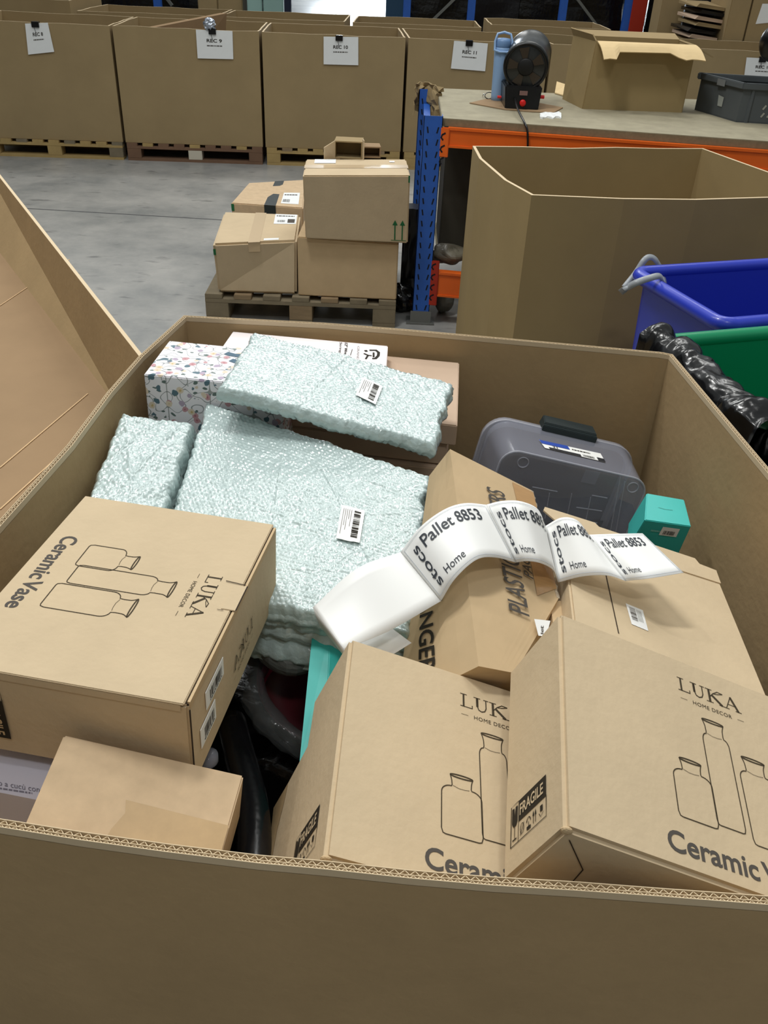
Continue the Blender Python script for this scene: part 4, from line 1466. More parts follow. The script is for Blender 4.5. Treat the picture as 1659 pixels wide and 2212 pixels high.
def fragile(f, mi_sub=True):
    """pictogram panel 0..1 x 0..1; returns dark mesh and pale mesh"""
    d, p = MB(), MB()
    rect(d, .22, .48, 1, 1, f)
    stroke(d, [(0, 0), (0, 1), (.22, 1)], .02, f)
    stroke(d, [(0, 0), (1, 0), (1, .5)], .02, f)
    stroke(d, [(.22, 0), (.22, .5)], .012, f)
    d.add([f(.03, .92), f(.03, .55), f(.07, .45), f(.15, .45), f(.19, .55), f(.19, .92), f(.13, .92), f(.11, .7), f(.09, .92)], [(0, 1, 2, 3, 4, 5, 6, 7, 8)])
    stroke(d, [(.11, .45), (.11, .15)], .014, f)
    stroke(d, [(.05, .13), (.17, .13)], .03, f)
    for k in range(4):
        x = .28 + k * .175
        if k == 0:
            stroke(d, [(x + .05 + .05 * cos(a), .24 + .13 * sin(a)) for a in [2 * pi * q / 10 for q in range(10)]], .014, f, closed=True)
            stroke(d, [(x, .1), (x + .10, .36)], .014, f)
        elif k == 1:
            stroke(d, [(x + .06 + .055 * cos(a), .26 + .10 * sin(a)) for a in [pi * q / 8 for q in range(9)]], .02, f)
            stroke(d, [(x + .06, .26), (x + .06, .1)], .012, f)
            rect(d, x + .01, .07, x + .12, .15, f)
        elif k == 2:
            for e in (.02, .08):
                stroke(d, [(x + e, .1), (x + e, .32)], .014, f)
                d.add([f(x + e - .025, .28), f(x + e + .025, .28), f(x + e, .42)], [(0, 1, 2)])
        else:
            stroke(d, [(x, .2), (x + .05, .1), (x + .12, .18)], .014, f)
            rect(d, x + .03, .22, x + .1, .36, f)
    g = lambda a, b: f(a, b) + (f(0, 0) - f(0, 0))
    return d
def fragile_on(t, o, ux, uy, w, h):
    f = frame(o, Vector(ux) * w, Vector(uy) * h, .0006)
    f2 = frame(o, Vector(ux) * w, Vector(uy) * h, .0011)
    fragile(f).build('fragile_panel', ink, t, local=True)
    p = MB()
    put_text(p, 'FRAGILE', .27, .60, .66, .27, f2, bold=.02)
    p.build('fragile_lettering', card, t, local=True)
def bulged(d, m, t, bevel=.0025, amp=.0, name='body'):
    b_ = MB().box((0, 0, 0), d)
    return b_.build(name, m, t, local=True, bevel=bevel)

# ---- carton lying flat at left
R_, o_, d_ = scaled((-.009, .027, -.139), (-.481, .678, .896), (.282, .350, .132), 1.0)
t = thing('vase_carton', 'brown vase carton lying flat at left, printed face up with its tuck tab open', 'carton', o_, 'brown cartons printed with vase drawings', rot=R_)
bulged((d_.x, d_.y, d_.z - .004), card, t)
MB().box((-.0005, -.0015, d_.z - .0035), (d_.x - .004, d_.y + .0005, d_.z)).build('lid_panel', card, t, local=True, bevel=.001)
MB().box((-.0005, -.0016, d_.z - .012), (d_.x - .008, -.0004, d_.z - .003)).build('lid_lip', card, t, local=True)
MB().box((d_.x - .004, .003, d_.z - .006), (d_.x - .0005, d_.y - .002, d_.z - .0038)).build('lid_gap', dark_gap, t, local=True)
MB().box((d_.x - .002, .004, d_.z - .010), (d_.x + .0012, d_.y - .006, d_.z - .001)).build('side_panel_edge', card_warm, t, local=True)
MB().box((d_.x + .0002, .0015, .006), (d_.x + .0012, .0035, d_.z - .012)).build('corner_gap', dark_gap, t, local=True)
MB().box((d_.x - .016, .157, d_.z - .0005), (d_.x + .0025, .206, d_.z + .0012)).build('tuck_tab', card, t, local=True, bevel=.0005)
b_ = MB()
ft = lambda a, b: Vector((a, b, d_.z + .0013))
stroke(b_, [(d_.x - .027, .2105), (d_.x + .0, .2075)], .0014, ft)
stroke(b_, [(d_.x - .020, .1545), (d_.x - .012, .1545)], .0008, ft)
stroke(b_, [(d_.x + .0026, .157), (d_.x + .0026, .206)], .0018, ft)
b_.build('tab_slits', dark_gap, t, local=True)
dz = d_.z + .0005
f = lambda u, v: Vector((v, .372 - u, dz))
art = luka_art(f)
# vases as seen here: short, tall, middle (upper end to the right)
vase(art, f, .1540, .0145, .0115, .0235, .1315, .122, .113, .104, .0595)
vase(art, f, .1938, .0160, .0120, .0190, .1960, .187, .172, .161, .0655)
vase(art, f, .2390, .0175, .0130, .0235, .1640, .155, .142, .130, .0565)
art.build('printed_artwork', [ink_thin, ink_thin], t, local=True)
b_ = MB()
put_text(b_, 'Ceramic', .120, .0180, .095, .0215, f, bold=.018)
put_text(b_, 'Vase', .218, .0180, .055, .0215, f, bold=.018)
b_.build('printed_title', ink_grey, t, local=True)
# right side: small logo and two barcode labels
fx = d_.x + .0014
fs2 = lambda a, b: Vector((fx, a, b))
art = MB()
g2 = lambda u, v: Vector((fx, .228 - (u - .154) * .95, .048 + (v - .2295) * 1.0 - (u - .154) * .1))
a2 = luka_art(g2)
a2.build('side_logo', ink_thin, t, local=True) if False else a2.build('side_logo', [ink_thin, ink_thin], t, local=True)
for y0, y1, z0_, z1_, sd in ((.109, .048, .074, .101, 1), (.076, .026, .034, .064, 2)):
    lo = MB().box((fx - .0006, min(y0, y1), z0_), (fx + .0003, max(y0, y1), z1_)).build('barcode_label', label_paper, t, local=True)
    b_ = MB()
    fb = lambda a, b: Vector((fx + .0006, y0 + (y1 - y0) * a, z0_ + (z1_ - z0_) * b))
    barcode(b_, .12, .25, .80, .75, fb, sd)
    dashes(b_, .12, .12, .8, .07, fb, sd)
    b_.build('barcode', ink, lo, local=True)
# FRAGILE panel at the far left of the front side
fragile_on(t, (.066, 0, .103), (0, 0, -1), (-1, 0, 0), .075, .046) if False else None
f = frame((.018, 0, .104), Vector((0, 0, -1)) * .078, Vector((1, 0, 0)) * .047, .0008)
f2 = frame((.018, 0, .104), Vector((0, 0, -1)) * .078, Vector((1, 0, 0)) * .047, .0013)
fo1 = lambda a, b: Vector((.018 + .047 * b, -.0022, .104 - .078 * a))
fo2 = lambda a, b: Vector((.018 + .047 * b, -.0027, .104 - .078 * a))
fragile(fo1).build('fragile_panel', ink, t, local=True)
p = MB()
put_text(p, 'FRAGILE', .27, .60, .66, .27, fo2, bold=.02)
p.build('fragile_lettering', card_warm, t, local=True)

# ---- the two tilted vase cartons
def luka_tilted(w, o, d, s, label, dx=0):
    R_, o_, d_ = scaled(w, o, d, s)
    t = thing('vase_carton', label, 'carton', o_, 'brown cartons printed with vase drawings', rot=R_)
    b_ = MB().box((0, 0, 0), d_)
    b_.build('body', card, t, local=True, bevel=.0045)
    k = s
    f = lambda u, v: Vector(((u + dx) * k, v * k, d_.z + .0005))
    art = luka_art(f)
    vases(art, f)
    art.build('printed_artwork', [ink_thin, ink_thin], t, local=True)
    b_ = MB()
    put_text(b_, 'Ceramic', .113, .0180, .104, .0225, f, bold=.018)
    put_text(b_, 'Vase', .2215, .0180, .063, .0225, f, bold=.018)
    b_.build('printed_title', ink_grey, t, local=True)
    fl1 = lambda a, b: Vector((-.0007, (.031 + .047 * b) * k, (.018 + .076 * a) * k))
    fl2 = lambda a, b: Vector((-.0012, (.031 + .047 * b) * k, (.018 + .076 * a) * k))
    fragile(fl1).build('fragile_panel', ink, t, local=True)
    p = MB()
    put_text(p, 'FRAGILE', .27, .60, .66, .27, fl2, bold=.02)
    p.build('fragile_lettering', card, t, local=True)
    # seam of the bottom flaps and the crushed corner
    b_ = MB()
    fb = lambda a, b: Vector((a, -.0006, b))
    stroke(b_, [(.012 * k, .115 * k), (.05 * k, .075 * k), (.06 * k, .0)], .0012, fb)
    b_.build('flap_seam', dark_gap, t, local=True)
    b_ = MB()
    c = Vector((.003, .001, d_.z - .003))
    G = [[c + Vector((sin(pi * i / 6) * cos(2 * pi * j / 10) * .006, sin(pi * i / 6) * sin(2 * pi * j / 10) * .003, cos(pi * i / 6) * .005)) * (1 + .3 * noise.noise(Vector((i, j % 10, 3)))) for j in range(11)] for i in range(7)]
    b_.grid(G)
    b_.build('crushed_corner', card_warm, t, local=True)
    return t, R_, o_, d_
t2, R2, o2, d2 = luka_tilted((.088, .352, -.012), (-.085, .496, .869), (.345, .280, .131), 1.02, 'tilted brown vase carton at the bottom centre, its right part under another carton', -.0115)
luka_tilted((.136, .351, -.084), (.14, .527, .899), (.345, .280, .129), .96, 'tilted brown vase carton at the bottom right, resting on top of its neighbour')
# loose side flap of the centre carton, bowing out at its lower left
def side_at(x, y):
    return R2.transposed() @ (onplane(x, y, o2, R2 @ Vector((1, 0, 0))) - o2)
P = [side_at(*p) for p in ((676, 1536), (663, 1612), (592, 1745), (584, 1870), (640, 1880))]
b_ = MB()
n_ = len(P)
b_.add([Vector((.001, p.y, p.z)) for p in P] + [Vector((.004, p.y, p.z)) for p in P], [tuple(range(n_)), tuple(range(2 * n_ - 1, n_ - 1, -1))] + [(i, (i + 1) % n_, n_ + (i + 1) % n_, n_ + i) for i in range(n_)])
b_.build('side_flap', card, t2, local=True)
P = [side_at(*p) for p in ((621, 1692), (612, 1735), (598, 1790), (587, 1850), (579, 1850), (590, 1745))]
b_ = MB()
b_.add([Vector((.0005, p.y, p.z)) for p in P], [tuple(range(len(P)))])
b_.build('inner_flap', card_bin, t2, local=True)

# ---- large plain carton behind the right vase carton
R_, o_, d_ = scaled((-.094, .273, -.124), (.168, .719, .764), (.263, .4, .25), 1.035)
t = thing('carton', 'large plain carton with a slit lid and a white barcode label', 'carton', o_, rot=R_)
y0 = .075
dx, dy, dz = d_
b_ = MB().box((0, y0, dz - .12), (dx, dy, dz))
b_.build('body', card, t, local=True, bevel=.003)
def D_at(x, y):
    p0 = o_ + R_ @ Vector((0, 0, dz))
    n = R_ @ Vector((0, 0, 1))
    return R_.transposed() @ (onplane(x, y, p0, n) - o_)
fz = lambda a, b: Vector((a, b, dz + .0008))
b_ = MB()
q0, q1 = D_at(1308, 1240), D_at(1336, 1369)
stroke(b_, [(q0.x + (q0.x - q1.x) * .6, q0.y + (q0.y - q1.y) * .6), (q0.x, q0.y), (q1.x, q1.y)], .0016, fz)
b_.build('lid_slit', dark_gap, t, local=True)
L4 = [D_at(*p) for p in ((1351, 1304), (1388, 1319), (1400, 1364), (1364, 1349))]
b_ = MB()
b_.add([fz(p.x, p.y) for p in L4], [(0, 1, 2, 3)])
lo = b_.build('barcode_label', label_paper, t, local=True)
b_ = MB()
fq = lambda a, b: (lambda p: Vector((p.x, p.y, dz + .0016)))(L4[3].lerp(L4[2], a).lerp(L4[0].lerp(L4[1], a), b))
barcode(b_, .12, .25, .48, .88, fq, 8, vertical=True)
for k in range(4):
    stroke(b_, [(.56 + k * .08, .3), (.56 + k * .08, .85)], .02, fq)
b_.build('barcode', ink_grey, lo, local=True)
# lid flap at the far edge with its cut tab, and the dark well at the left
e = [D_at(*p) for p in ((1173, 1104), (1176, 1097), (1284, 1131), (1293, 1140), (1500, 1208), (1510, 1220), (1546, 1234), (1556, 1262), (1238, 1160))]
b_ = MB()
n_ = len(e)
b_.add([Vector((p.x, p.y, dz - .0005)) for p in e] + [Vector((p.x, p.y, dz + .002)) for p in e], [tuple(range(n_)), tuple(range(2 * n_ - 1, n_ - 1, -1))] + [(i, (i + 1) % n_, n_ + (i + 1) % n_, n_ + i) for i in range(n_)])
b_.build('lid_flap', card, t, local=True)
b_ = MB()
e = [D_at(*p) for p in ((1206, 1262), (1231, 1262), (1239, 1331), (1218, 1326))]
b_.hexa([Vector((e[3].x, e[3].y, dz - .05)), Vector((e[2].x, e[2].y, dz - .05)), Vector((e[0].x, e[0].y, dz - .05)), Vector((e[1].x, e[1].y, dz - .05)),
         Vector((e[3].x, e[3].y, dz - .03)), Vector((e[2].x, e[2].y, dz - .03)), Vector((e[0].x, e[0].y, dz - .03)), Vector((e[1].x, e[1].y, dz - .03))])
b_.build('inner_flap', card_warm, t, local=True)

# ---- hanger carton
w_, o0_, dd_ = (.179, .403, .113), (.1, .783, .913), (.149, .406, .064)
R_, o_, d_ = scaled(w_, o0_, dd_, 1.0)
t = thing('hanger_carton', 'long dented brown carton printed PLASTIC HANGERS PACK, sealed with tan tape', 'carton', o_, rot=R_)
dx, dy, dz = d_
def loc(x, y, z):
    """pixel to this carton's frame on local plane z"""
    p0 = o_ + R_ @ Vector((0, 0, z))
    return R_.transposed() @ (onplane(x, y, p0, R_ @ Vector((0, 0, 1))) - o_)
b_ = MB()
c8 = [Vector((-.045, .012, -.075)), Vector((dx - .01, .012, -.06)), loc(927, 1028, -.01), Vector((dx, dy, -.05)),
      loc(1034, 1439, dz), loc(1112, 1454, dz), loc(972, 970, dz), loc(1139, 1028, dz)]
ra, rb = loc(1150, 1060, dz - .004), loc(1214, 1322, dz - .002)
# subdivided shell so that the long sides can sag
top = [[c8[4].lerp(c8[6], j / 10).lerp((rb if j < 1 else rb).lerp(ra, j / 10), i / 8) + Vector((0, 0, .004 * sin(pi * i / 8) * sin(pi * j / 10) + .0015 * noise.noise(Vector((i, j, 1))))) for j in range(11)] for i in range(9)]
for i in range(9):
    # front edge from the tip to the right corner
    s = i / 8
    top[i][0] = c8[4].lerp(c8[5], min(1, s * 1.0)) if s < .99 else c8[5]
b_.grid(top)
left = [[c8[0].lerp(c8[2], j / 10).lerp(top[0][j], i / 5) + Vector((-.010 * sin(pi * i / 5) * sin(pi * j / 10), 0, 0)) for j in range(11)] for i in range(6)]
b_.grid(left)
right = [[c8[1].lerp(c8[3], j / 10).lerp(top[8][j], i / 5) for j in range(11)] for i in range(6)]
b_.grid(right)
b_.grid([[left[i][0] for i in range(6)], [right[i][0] for i in range(6)]])
b_.grid([[left[i][10] for i in range(6)], [right[i][10] for i in range(6)]])
b_.build('body', card_warm, t, local=True, smooth=False)
def bil(a, b):
    a = max(0, min(7.999, a * 8))
    b = max(0, min(9.999, b * 10))
    i, j = int(a), int(b)
    p = top[i][j].lerp(top[i + 1][j], a - i)
    q = top[i][j + 1].lerp(top[i + 1][j + 1], a - i)
    return p.lerp(q, b - j)
def hf(x, y, lift=.0012):
    """carton frame x,y -> on the sagging top"""
    return Vector((x, y, dz + .0045 * sin(pi * max(0, min(1, x / dx))) * sin(pi * max(0, min(1, y / dy))) + lift))
pr = MB()
fh = lambda a, b: hf(.088 - b, .098 + a)
put_text(pr, 'PLASTIC HANGERS', 0, 0, .243, .031, fh, bold=.012, shear=.15)
fh2 = lambda a, b: hf(.108 - b, .17 + a)
put_text(pr, 'PACK', 0, 0, .055, .015, fh2, bold=.015, shear=.25)
pr.build('printed_lettering', ink_grey, t, local=True)
# HANGERS on the near left flank
pr = MB()
pa, pb, pc, pd = [left[i][j] for i, j in ((0, 0), (5, 0), (0, 10), (5, 10))]
def lf(a, b):
    i = max(0, min(4.999, b * 5)); j = max(0, min(9.999, a * 10))
    ii, jj = int(i), int(j)
    p = left[ii][jj].lerp(left[ii + 1][jj], i - ii)
    q = left[ii][jj + 1].lerp(left[ii + 1][jj + 1], i - ii)
    r = p.lerp(q, j - jj)
    return r + Vector((-.0018, 0, .0008))
put_text(pr, 'HANGERS', .02, .30, .40, .22, lambda a, b: lf(.44 - a, b), bold=.02, shear=.25)
stroke(pr, [(.30, .66), (.36, .70), (.40, .66), (.38, .60)], .012, lf)
pr.build('side_lettering', ink, t, local=True)
b_ = MB()
G = [[bil(.74 + .26 * i / 4, .17 + .81 * j / 14) + Vector((0, 0, .0012)) for j in range(15)] for i in range(5)]
b_.grid(G)
b_.build('tan_tape', tape_tan, t, local=True)
b_ = MB()
E_ = [[(top[8][j] + Vector((.0015 + .001 * sin(j * 9.1), 0, .0015))), (top[8][j] + Vector((.004 + .0015 * sin(j * 5), 0, -.012)))] for j in range(1, 11)]
E2 = []
for j in range(40):
    s = 1 + 8.99 * j / 39
    i = int(s)
    p = top[8][i].lerp(top[8][min(10, i + 1)], s - i)
    E2.append([p + Vector((-.004, 0, .001)), p + Vector((.002 + .0012 * sin(j * 2.1), 0, .001 * sin(j * 3.7))), p + Vector((.004 + .002 * sin(j * 1.3), 0, -.012))])
b_.grid(E2)
b_.build('clear_tape', shiny_tape, t, local=True)
# small old pallet label near the front right corner
b_ = MB()
L4 = [loc(*p, dz + .007) for p in ((1154, 1337), (1189, 1341), (1180, 1375), (1163, 1373))]
b_.add(L4, [(0, 1, 2, 3)])
lo = b_.build('pallet_label', label_paper, t, local=True)
pr = MB()
ff_ = lambda a, b: L4[3].lerp(L4[0], a).lerp(L4[2].lerp(L4[1], a), b) + Vector((0, 0, .0008))
put_text(pr, 'let', .12, .42, .5, .30, lambda a, b: ff_(a, 1 - b) if False else ff_(a, 1 - b), bold=.01)
pr.build('label_print', ink_grey, lo, local=True)

# ------------------------------------------------------------------ floral gift box, white box, flat brown boxes
R_, o_, d_ = scaled((.015, .024, -.063), (-.494, 1.56, .79), (.28, .169, .18), .95)
t = thing('gift_box', 'white gift box strewn with small pink and slate blue flowers, at the back left', 'gift box', o_, rot=R_)
MB().box((0, 0, 0), d_).build('body', floral_mat(), t, local=True, bevel=.002)
b_ = MB()
f = lambda a, b: Vector((a, b, d_.z + .0008))
k = .95
for (x, y) in ((.135, .115), (.152, .085)):
    b_.add([f(x, y), f(x + .035, y - .004), f(x + .045, y + .006), f(x + .032, y + .016), f(x + .01, y + .012), f(x - .006, y + .018), f(x - .012, y + .006)], [(0, 1, 2, 3, 4, 5, 6)])
b_.build('printed_birds', mat('slate_blue_print', (.25, .38, .46), .6), t, local=True)
MB().box((-.0012, .004, 0), (.0, d_.y - .004, d_.z - .006)).build('side_seam', mat('seam_brown', (.45, .40, .36), .8), t, local=True)

# white box behind
t = thing('white_box', 'white box with rotated black lettering at the back, under the top bubble wrap', 'box', atz(700, 760, .95))
zw = .975
ps = [atz(835, 800, zw - .002), None, atz(838, 747, zw), atz(503, 716, zw), atz(478, 752, zw)]
c8 = [atz(478, 752, zw), atz(834, 800, zw), atz(503, 716, zw), atz(838, 747, zw)]
base = [p - Vector((0, 0, .055)) for p in c8]
MB().hexa(base + c8).build('body', white_card, t, bevel=.0015)
fw = lambda a, b: c8[0].lerp(c8[1], a).lerp(c8[2].lerp(c8[3], a), b) + Vector((0, 0, .0009))
pr = MB()
# lettering reads downwards, towards the viewer
def px_text(s, x, y, wpx, hpx, m, mi=0, bold=.0):
    """text turned a quarter clockwise: starts at pixel (x,y), runs down wpx pixels, letters hpx tall to the left"""
    vs, fs, W_ = text2d(s, bold)
    m.add([atz(x + b * hpx / .70 - .06 * (a * wpx / W_), y + a * wpx / W_ + .09 * b * hpx / .7, zw) + Vector((0, 0, .0009)) for a, b in vs], fs, mi)
# spiral-like emblem and letters seen upside-down: built from strokes
def pxs(pts, w, m, closed=False):
    P = [atz(x, y, zw) for x, y in pts]
    stroke(m, [(p.x, p.y) for p in P], w, lambda a, b: Vector((a, b, zw + .0009)), closed)
pxs([(798, 757), (812, 757), (818, 762), (817, 769), (811, 775), (804, 775)], .006, pr)
pxs([(807, 762), (807, 772)], .004, pr)
pxs([(789, 757), (792, 760)], .006, pr)
pxs([(786, 764), (795, 768), (803, 769)], .004, pr)
pxs([(795, 768), (790, 776)], .004, pr)
px_text('12" Wreath', 745, 741, 34, 6, pr, bold=.02)
px_text('String', 734, 740, 22, 5, pr)
pxs([(761, 755), (757, 768)], .0012, pr)
pr.build('printed_lettering', ink, t)
pr = MB()
px_text('GRAND', 772, 748, 30, 5, pr)
pr.build('grey_lettering', mat('pale_grey_ink', (.72, .70, .70), .7), t)

# three flat brown boxes stacked at the back
def flatbox(label, fr_l, fr_r, bk_l, bk_r, z, h, m):
    """corner tuples (px,py,z)"""
    c = [atz(*fr_l), atz(*fr_r), atz(*bk_l), atz(*bk_r)]
    lo = [p - Vector((0, 0, h)) for p in c]
    t = thing('flat_carton', label, 'carton', sum(lo, Vector()) / 4, 'flat brown cartons stacked at the back of the bin')
    MB().hexa(lo + c).build('body', m, t, bevel=.002)
    return t, c
flatbox('flat pinkish-brown carton, topmost of three beneath the upper bubble wrap', (621, 877, .915), (988, 920, .915), (660, 752, .945), (992, 783, .945), 0, .045, card_rose)
flatbox('flat brown carton, middle of the three stacked at the back', (600, 918, .865), (965, 962, .865), (640, 800, .885), (985, 840, .885), 0, .046, card_rose)
flatbox('flat brown carton, lowest of the three, beside the hanger carton', (700, 990, .815), (948, 1012, .815), (720, 850, .83), (975, 900, .83), 0, .10, card_rose)
b_ = MB()
p, q, r = atz(809, 990, .8165), atz(935, 1003, .8165), atz(945, 1000, .8165)

# ------------------------------------------------------------------ bubble wrapped parcels
def parcel(label, cs, thick, seed, n=(150, 110), layers=1, bub=.0018, wr=.0022, sag=.0, pitch=.0105, group='bubble wrapped parcels in the foreground bin'):
    """cs: TL,TR,BR,BL world corners of the top sheet"""
    TL, TR, BR, BL = cs
    nx, ny = n
    t = thing('bubble_wrapped_parcel', label, 'parcel', (TL + TR + BR + BL) / 4 - Vector((0, 0, thick)), group)
    W_, H_ = (TR - TL).length, (BL - TL).length
    nrm = (TR - TL).cross(TL - BL).normalized()
    if nrm.z < 0: nrm = -nrm
    rnd = random.Random(seed)
    fold = [(rnd.random(), rnd.random(), rnd.uniform(0, pi), rnd.uniform(.3, 1)) for _ in range(9)]
    G = []
    for i in range(nx + 1):
        r = []
        a = i / nx
        for j in range(ny + 1):
            b = j / ny
            p = TL.lerp(TR, a).lerp(BL.lerp(BR, a), b)
            x, y = a * W_, b * H_
            e = min(x, W_ - x, y, H_ - y)
            edge = min(1, e / .009)
            edge = math.sqrt(max(0, 1 - (1 - edge) ** 2))
            # ragged outline
            out = (.004 * noise.noise(Vector((x * 20, y * 20, seed))) + .0025 * noise.noise(Vector((x * 60, y * 60, seed))))
            cc = (TL + TR + BR + BL) / 4
            if e < .03:
                p = p + (p - cc).normalized() * (out * 2.2 + .003) * (1 - e / .03)
            # hexagonal bubbles
            ry = int(round(y / (pitch * .866)))
            ox = (ry % 2) * pitch / 2
            rx = round((x - ox) / pitch)
            dx_, dy_ = (x - ox) - rx * pitch, y - ry * pitch * .866
            dd = math.sqrt(dx_ * dx_ + dy_ * dy_) / (pitch * .5)
            hb = math.sqrt(max(0, 1 - dd * dd)) * bub
            wz = noise.noise(Vector((x * 9, y * 9, seed * 3.1))) * wr + abs(noise.noise(Vector((x * 24, y * 24, seed * 1.7)))) * wr * .6 + noise.noise(Vector((x * 70, y * 70, seed))) * wr * .22
            crumple_ = max(0, 1 - e / .06)
            wz += abs(noise.noise(Vector((x * 55, y * 55, seed * 9.7)))) * .004 * crumple_
            for fa, fb, th, st in fold:
                dist = (a - fa) * W_ * sin(th) + (b - fb) * H_ * cos(th)
                wz += st * .002 * max(0, 1 - abs(dist) / .004)
            p = p + nrm * (hb + wz - thick * .5 * (1 - edge) + sag * sin(pi * a) * sin(pi * b))
            r.append(p)
        G.append(r)
    MB().grid(G).build('bubble_wrap', bubble, t, smooth=True)
    bnd = [G[i][0] for i in range(nx + 1)] + [G[nx][j] for j in range(1, ny + 1)] + [G[i][ny] for i in range(nx - 1, -1, -1)] + [G[0][j] for j in range(ny - 1, 0, -1)]
    c = (TL + TR + BR + BL) / 4
    rings = [bnd + [bnd[0]]]
    K = 3 * layers + 2
    for k in range(1, K + 1):
        s = k / K
        off = .005 * abs(sin(s * pi * layers)) - .006 * s
        rings.append([p + (p - c).normalized() * (off + .002 * noise.noise(p * 60 + Vector((0, 0, k)))) - nrm * thick * s + nrm * .003 * noise.noise(p * 22 + Vector((k, 0, 0))) for p in bnd] )
        rings[-1].append(rings[-1][0])
    b_ = MB().grid(rings)
    b_.add(rings[-1][:-1], [tuple(range(len(bnd)))])
    b_.build('wrapped_underside', bubble, t, smooth=True)
    return t, G
def surf_label(t, G, a0, b0, au, av, bu, bv, name, seed, clipc=True, lift=.004):
    """white label lying on a parcel: (a0,b0) its origin in sheet coordinates, (au,av)/(bu,bv) its edge vectors"""
    nx, ny = len(G) - 1, len(G[0]) - 1
    def f(x, y, l=lift):
        a, b = a0 + au * x + bu * y, b0 + av * x + bv * y
        i, j = int(max(0, min(nx, a * nx))), int(max(0, min(ny, b * ny)))
        # smooth base plane: average neighbourhood
        s = Vector((0, 0, 0)); c = 0
        for di in range(-8, 9, 4):
            for dj in range(-8, 9, 4):
                ii, jj = max(0, min(nx, i + di)), max(0, min(ny, j + dj))
                s += G[ii][jj]; c += 1
        p = s / c
        q = G[0][0].lerp(G[nx][0], a).lerp(G[0][ny].lerp(G[nx][ny], a), b)
        return Vector((q.x, q.y, p.z + l))
    b_ = MB().grid([[f(i / 8, j / 8) for j in range(9)] for i in range(9)])
    lo = b_.build('address_label', label_paper, t, smooth=True)
    pr = MB()
    g = lambda x, y: f(x, y, lift + .0008)
    barcode(pr, .58, .10, .86, .92, g, seed, vertical=True) if name else None
    for k in range(5):
        y0 = .12
        stroke(pr, [(.12 + k * .085, .10), (.12 + k * .085, .10 + [.75, .5, .62, .3, .5][k])], .016, g, mi=1)
    pr.build('label_print', [ink, ink_grey], lo)
    return lo
# upper parcel
z = .02
t, G = parcel('narrow bubble-wrapped parcel lying across the floral box and white box', [atz(552, 719, 1.03), atz(978, 829, .995), atz(936, 960, .985), atz(474, 836, 1.03)], .019, 3, n=(200, 96), sag=.006)
surf_label(t, G, .60, .36, .10, .05, .00, .30, True, 5)
# large parcel, with two more beneath it
cs = [atz(447, 868, .955), atz(925, 1030, .955), atz(880, 1370, .905), atz(330, 1250, .905)]
t, G = parcel('large bubble-wrapped parcel with a white barcode label in the middle of the bin', cs, .03, 11, n=(230, 210), layers=2, sag=.006)
LBL = (t, G)
def inv(G, px, py):
    nx, ny = len(G) - 1, len(G[0]) - 1
    best, bi = 1e9, (0, 0)
    for i in range(0, nx + 1, 3):
        for j in range(0, ny + 1, 3):
            v = G[i][j] - CAMP
            zf = v.dot(_F)
            x = IW / 2 + FPX * v.dot(_R) / zf
            y = IH / 2 - FPX * v.dot(_U) / zf
            d = (x - px) ** 2 + (y - py) ** 2
            if d < best: best, bi = d, (i / nx, j / ny)
    return bi
def px_label(t, G, tl, tr, bl, seed):
    A_, B_, C_ = inv(G, *bl), inv(G, *tl), inv(G, *tr)
    # label frame: origin bottom-left, x along the long edge bottom->..., y
    surf_label(t, G, B_[0], B_[1], C_[0] - B_[0], C_[1] - B_[1], A_[0] - B_[0], A_[1] - B_[1], True, seed)
px_label(t, G, (737, 1098), (782, 1108), (722, 1168), 7)
for o in list(COL.objects):
    pass
dz_ = Vector((0, 0, -.036))
cs2 = [p + dz_ + Vector((.012, -.012, 0)) for p in cs]
cs2 = [cs[0] + dz_, cs[1] + dz_, cs[2] + dz_ + Vector((0, -.0, 0)), cs[3] + dz_]
parcel('bubble-wrapped parcel directly under the large labelled one', cs2, .03, 17, n=(60, 50), layers=2, bub=0)
cs3 = [p + dz_ * 2 + Vector((0, -.004, 0)) for p in cs]
parcel('bubble-wrapped parcel lowest of the three in the middle stack', cs3, .03, 23, n=(60, 50), layers=2, bub=0)
# left parcel
cs = [atz(262, 892, .965), atz(420, 915, .95), atz(330, 1190, .90), atz(150, 1180, .92)]
parcel('rumpled bubble-wrapped parcel between the large one and the bin wall', cs, .05, 31, n=(90, 130), layers=3, wr=.007, sag=.015)

# ------------------------------------------------------------------ strip of pallet labels
WL = .10
def bottom_of(top, x, y):
    """point on pixel ray (x,y) at distance WL from top, the lower solution"""
    d = ray(x, y).normalized()
    v = CAMP - top
    b = v.dot(d)
    c = v.length_squared - WL * WL
    disc = b * b - c
    if disc <= 0:
        s = -b
    else:
        s = -b - math.sqrt(disc)
    return CAMP + d * s
segs = [
    [((676, 1312), (742, 1402), .960), ((770, 1229), (840, 1363), 1.0), ((865, 1193), (952, 1299), 1.0)],
    [((865, 1193), (952, 1299), 1.0), ((906, 1140), (983, 1250), 1.035), ((957, 1102), (1029, 1209), 1.05), ((1003, 1087), (1070, 1204), 1.05), ((1050, 1090), (1115, 1215), 1.035)],
    [((1050, 1090), (1115, 1215), 1.035), ((1085, 1082), (1140, 1212), 1.045), ((1126, 1083), (1170, 1217), 1.045), ((1162, 1100), (1196, 1232), 1.02), ((1178, 1136), (1206, 1258), .985)],
    [((1178, 1136), (1206, 1258), .985), ((1213, 1118), (1258, 1245), 1.01), ((1247, 1124), (1312, 1243), 1.01), ((1272, 1155), (1352, 1255), .985)],
    [((1272, 1155), (1352, 1255), .985), ((1331, 1153), (1405, 1249), .995), ((1388, 1152), (1477, 1237), .985)],
]
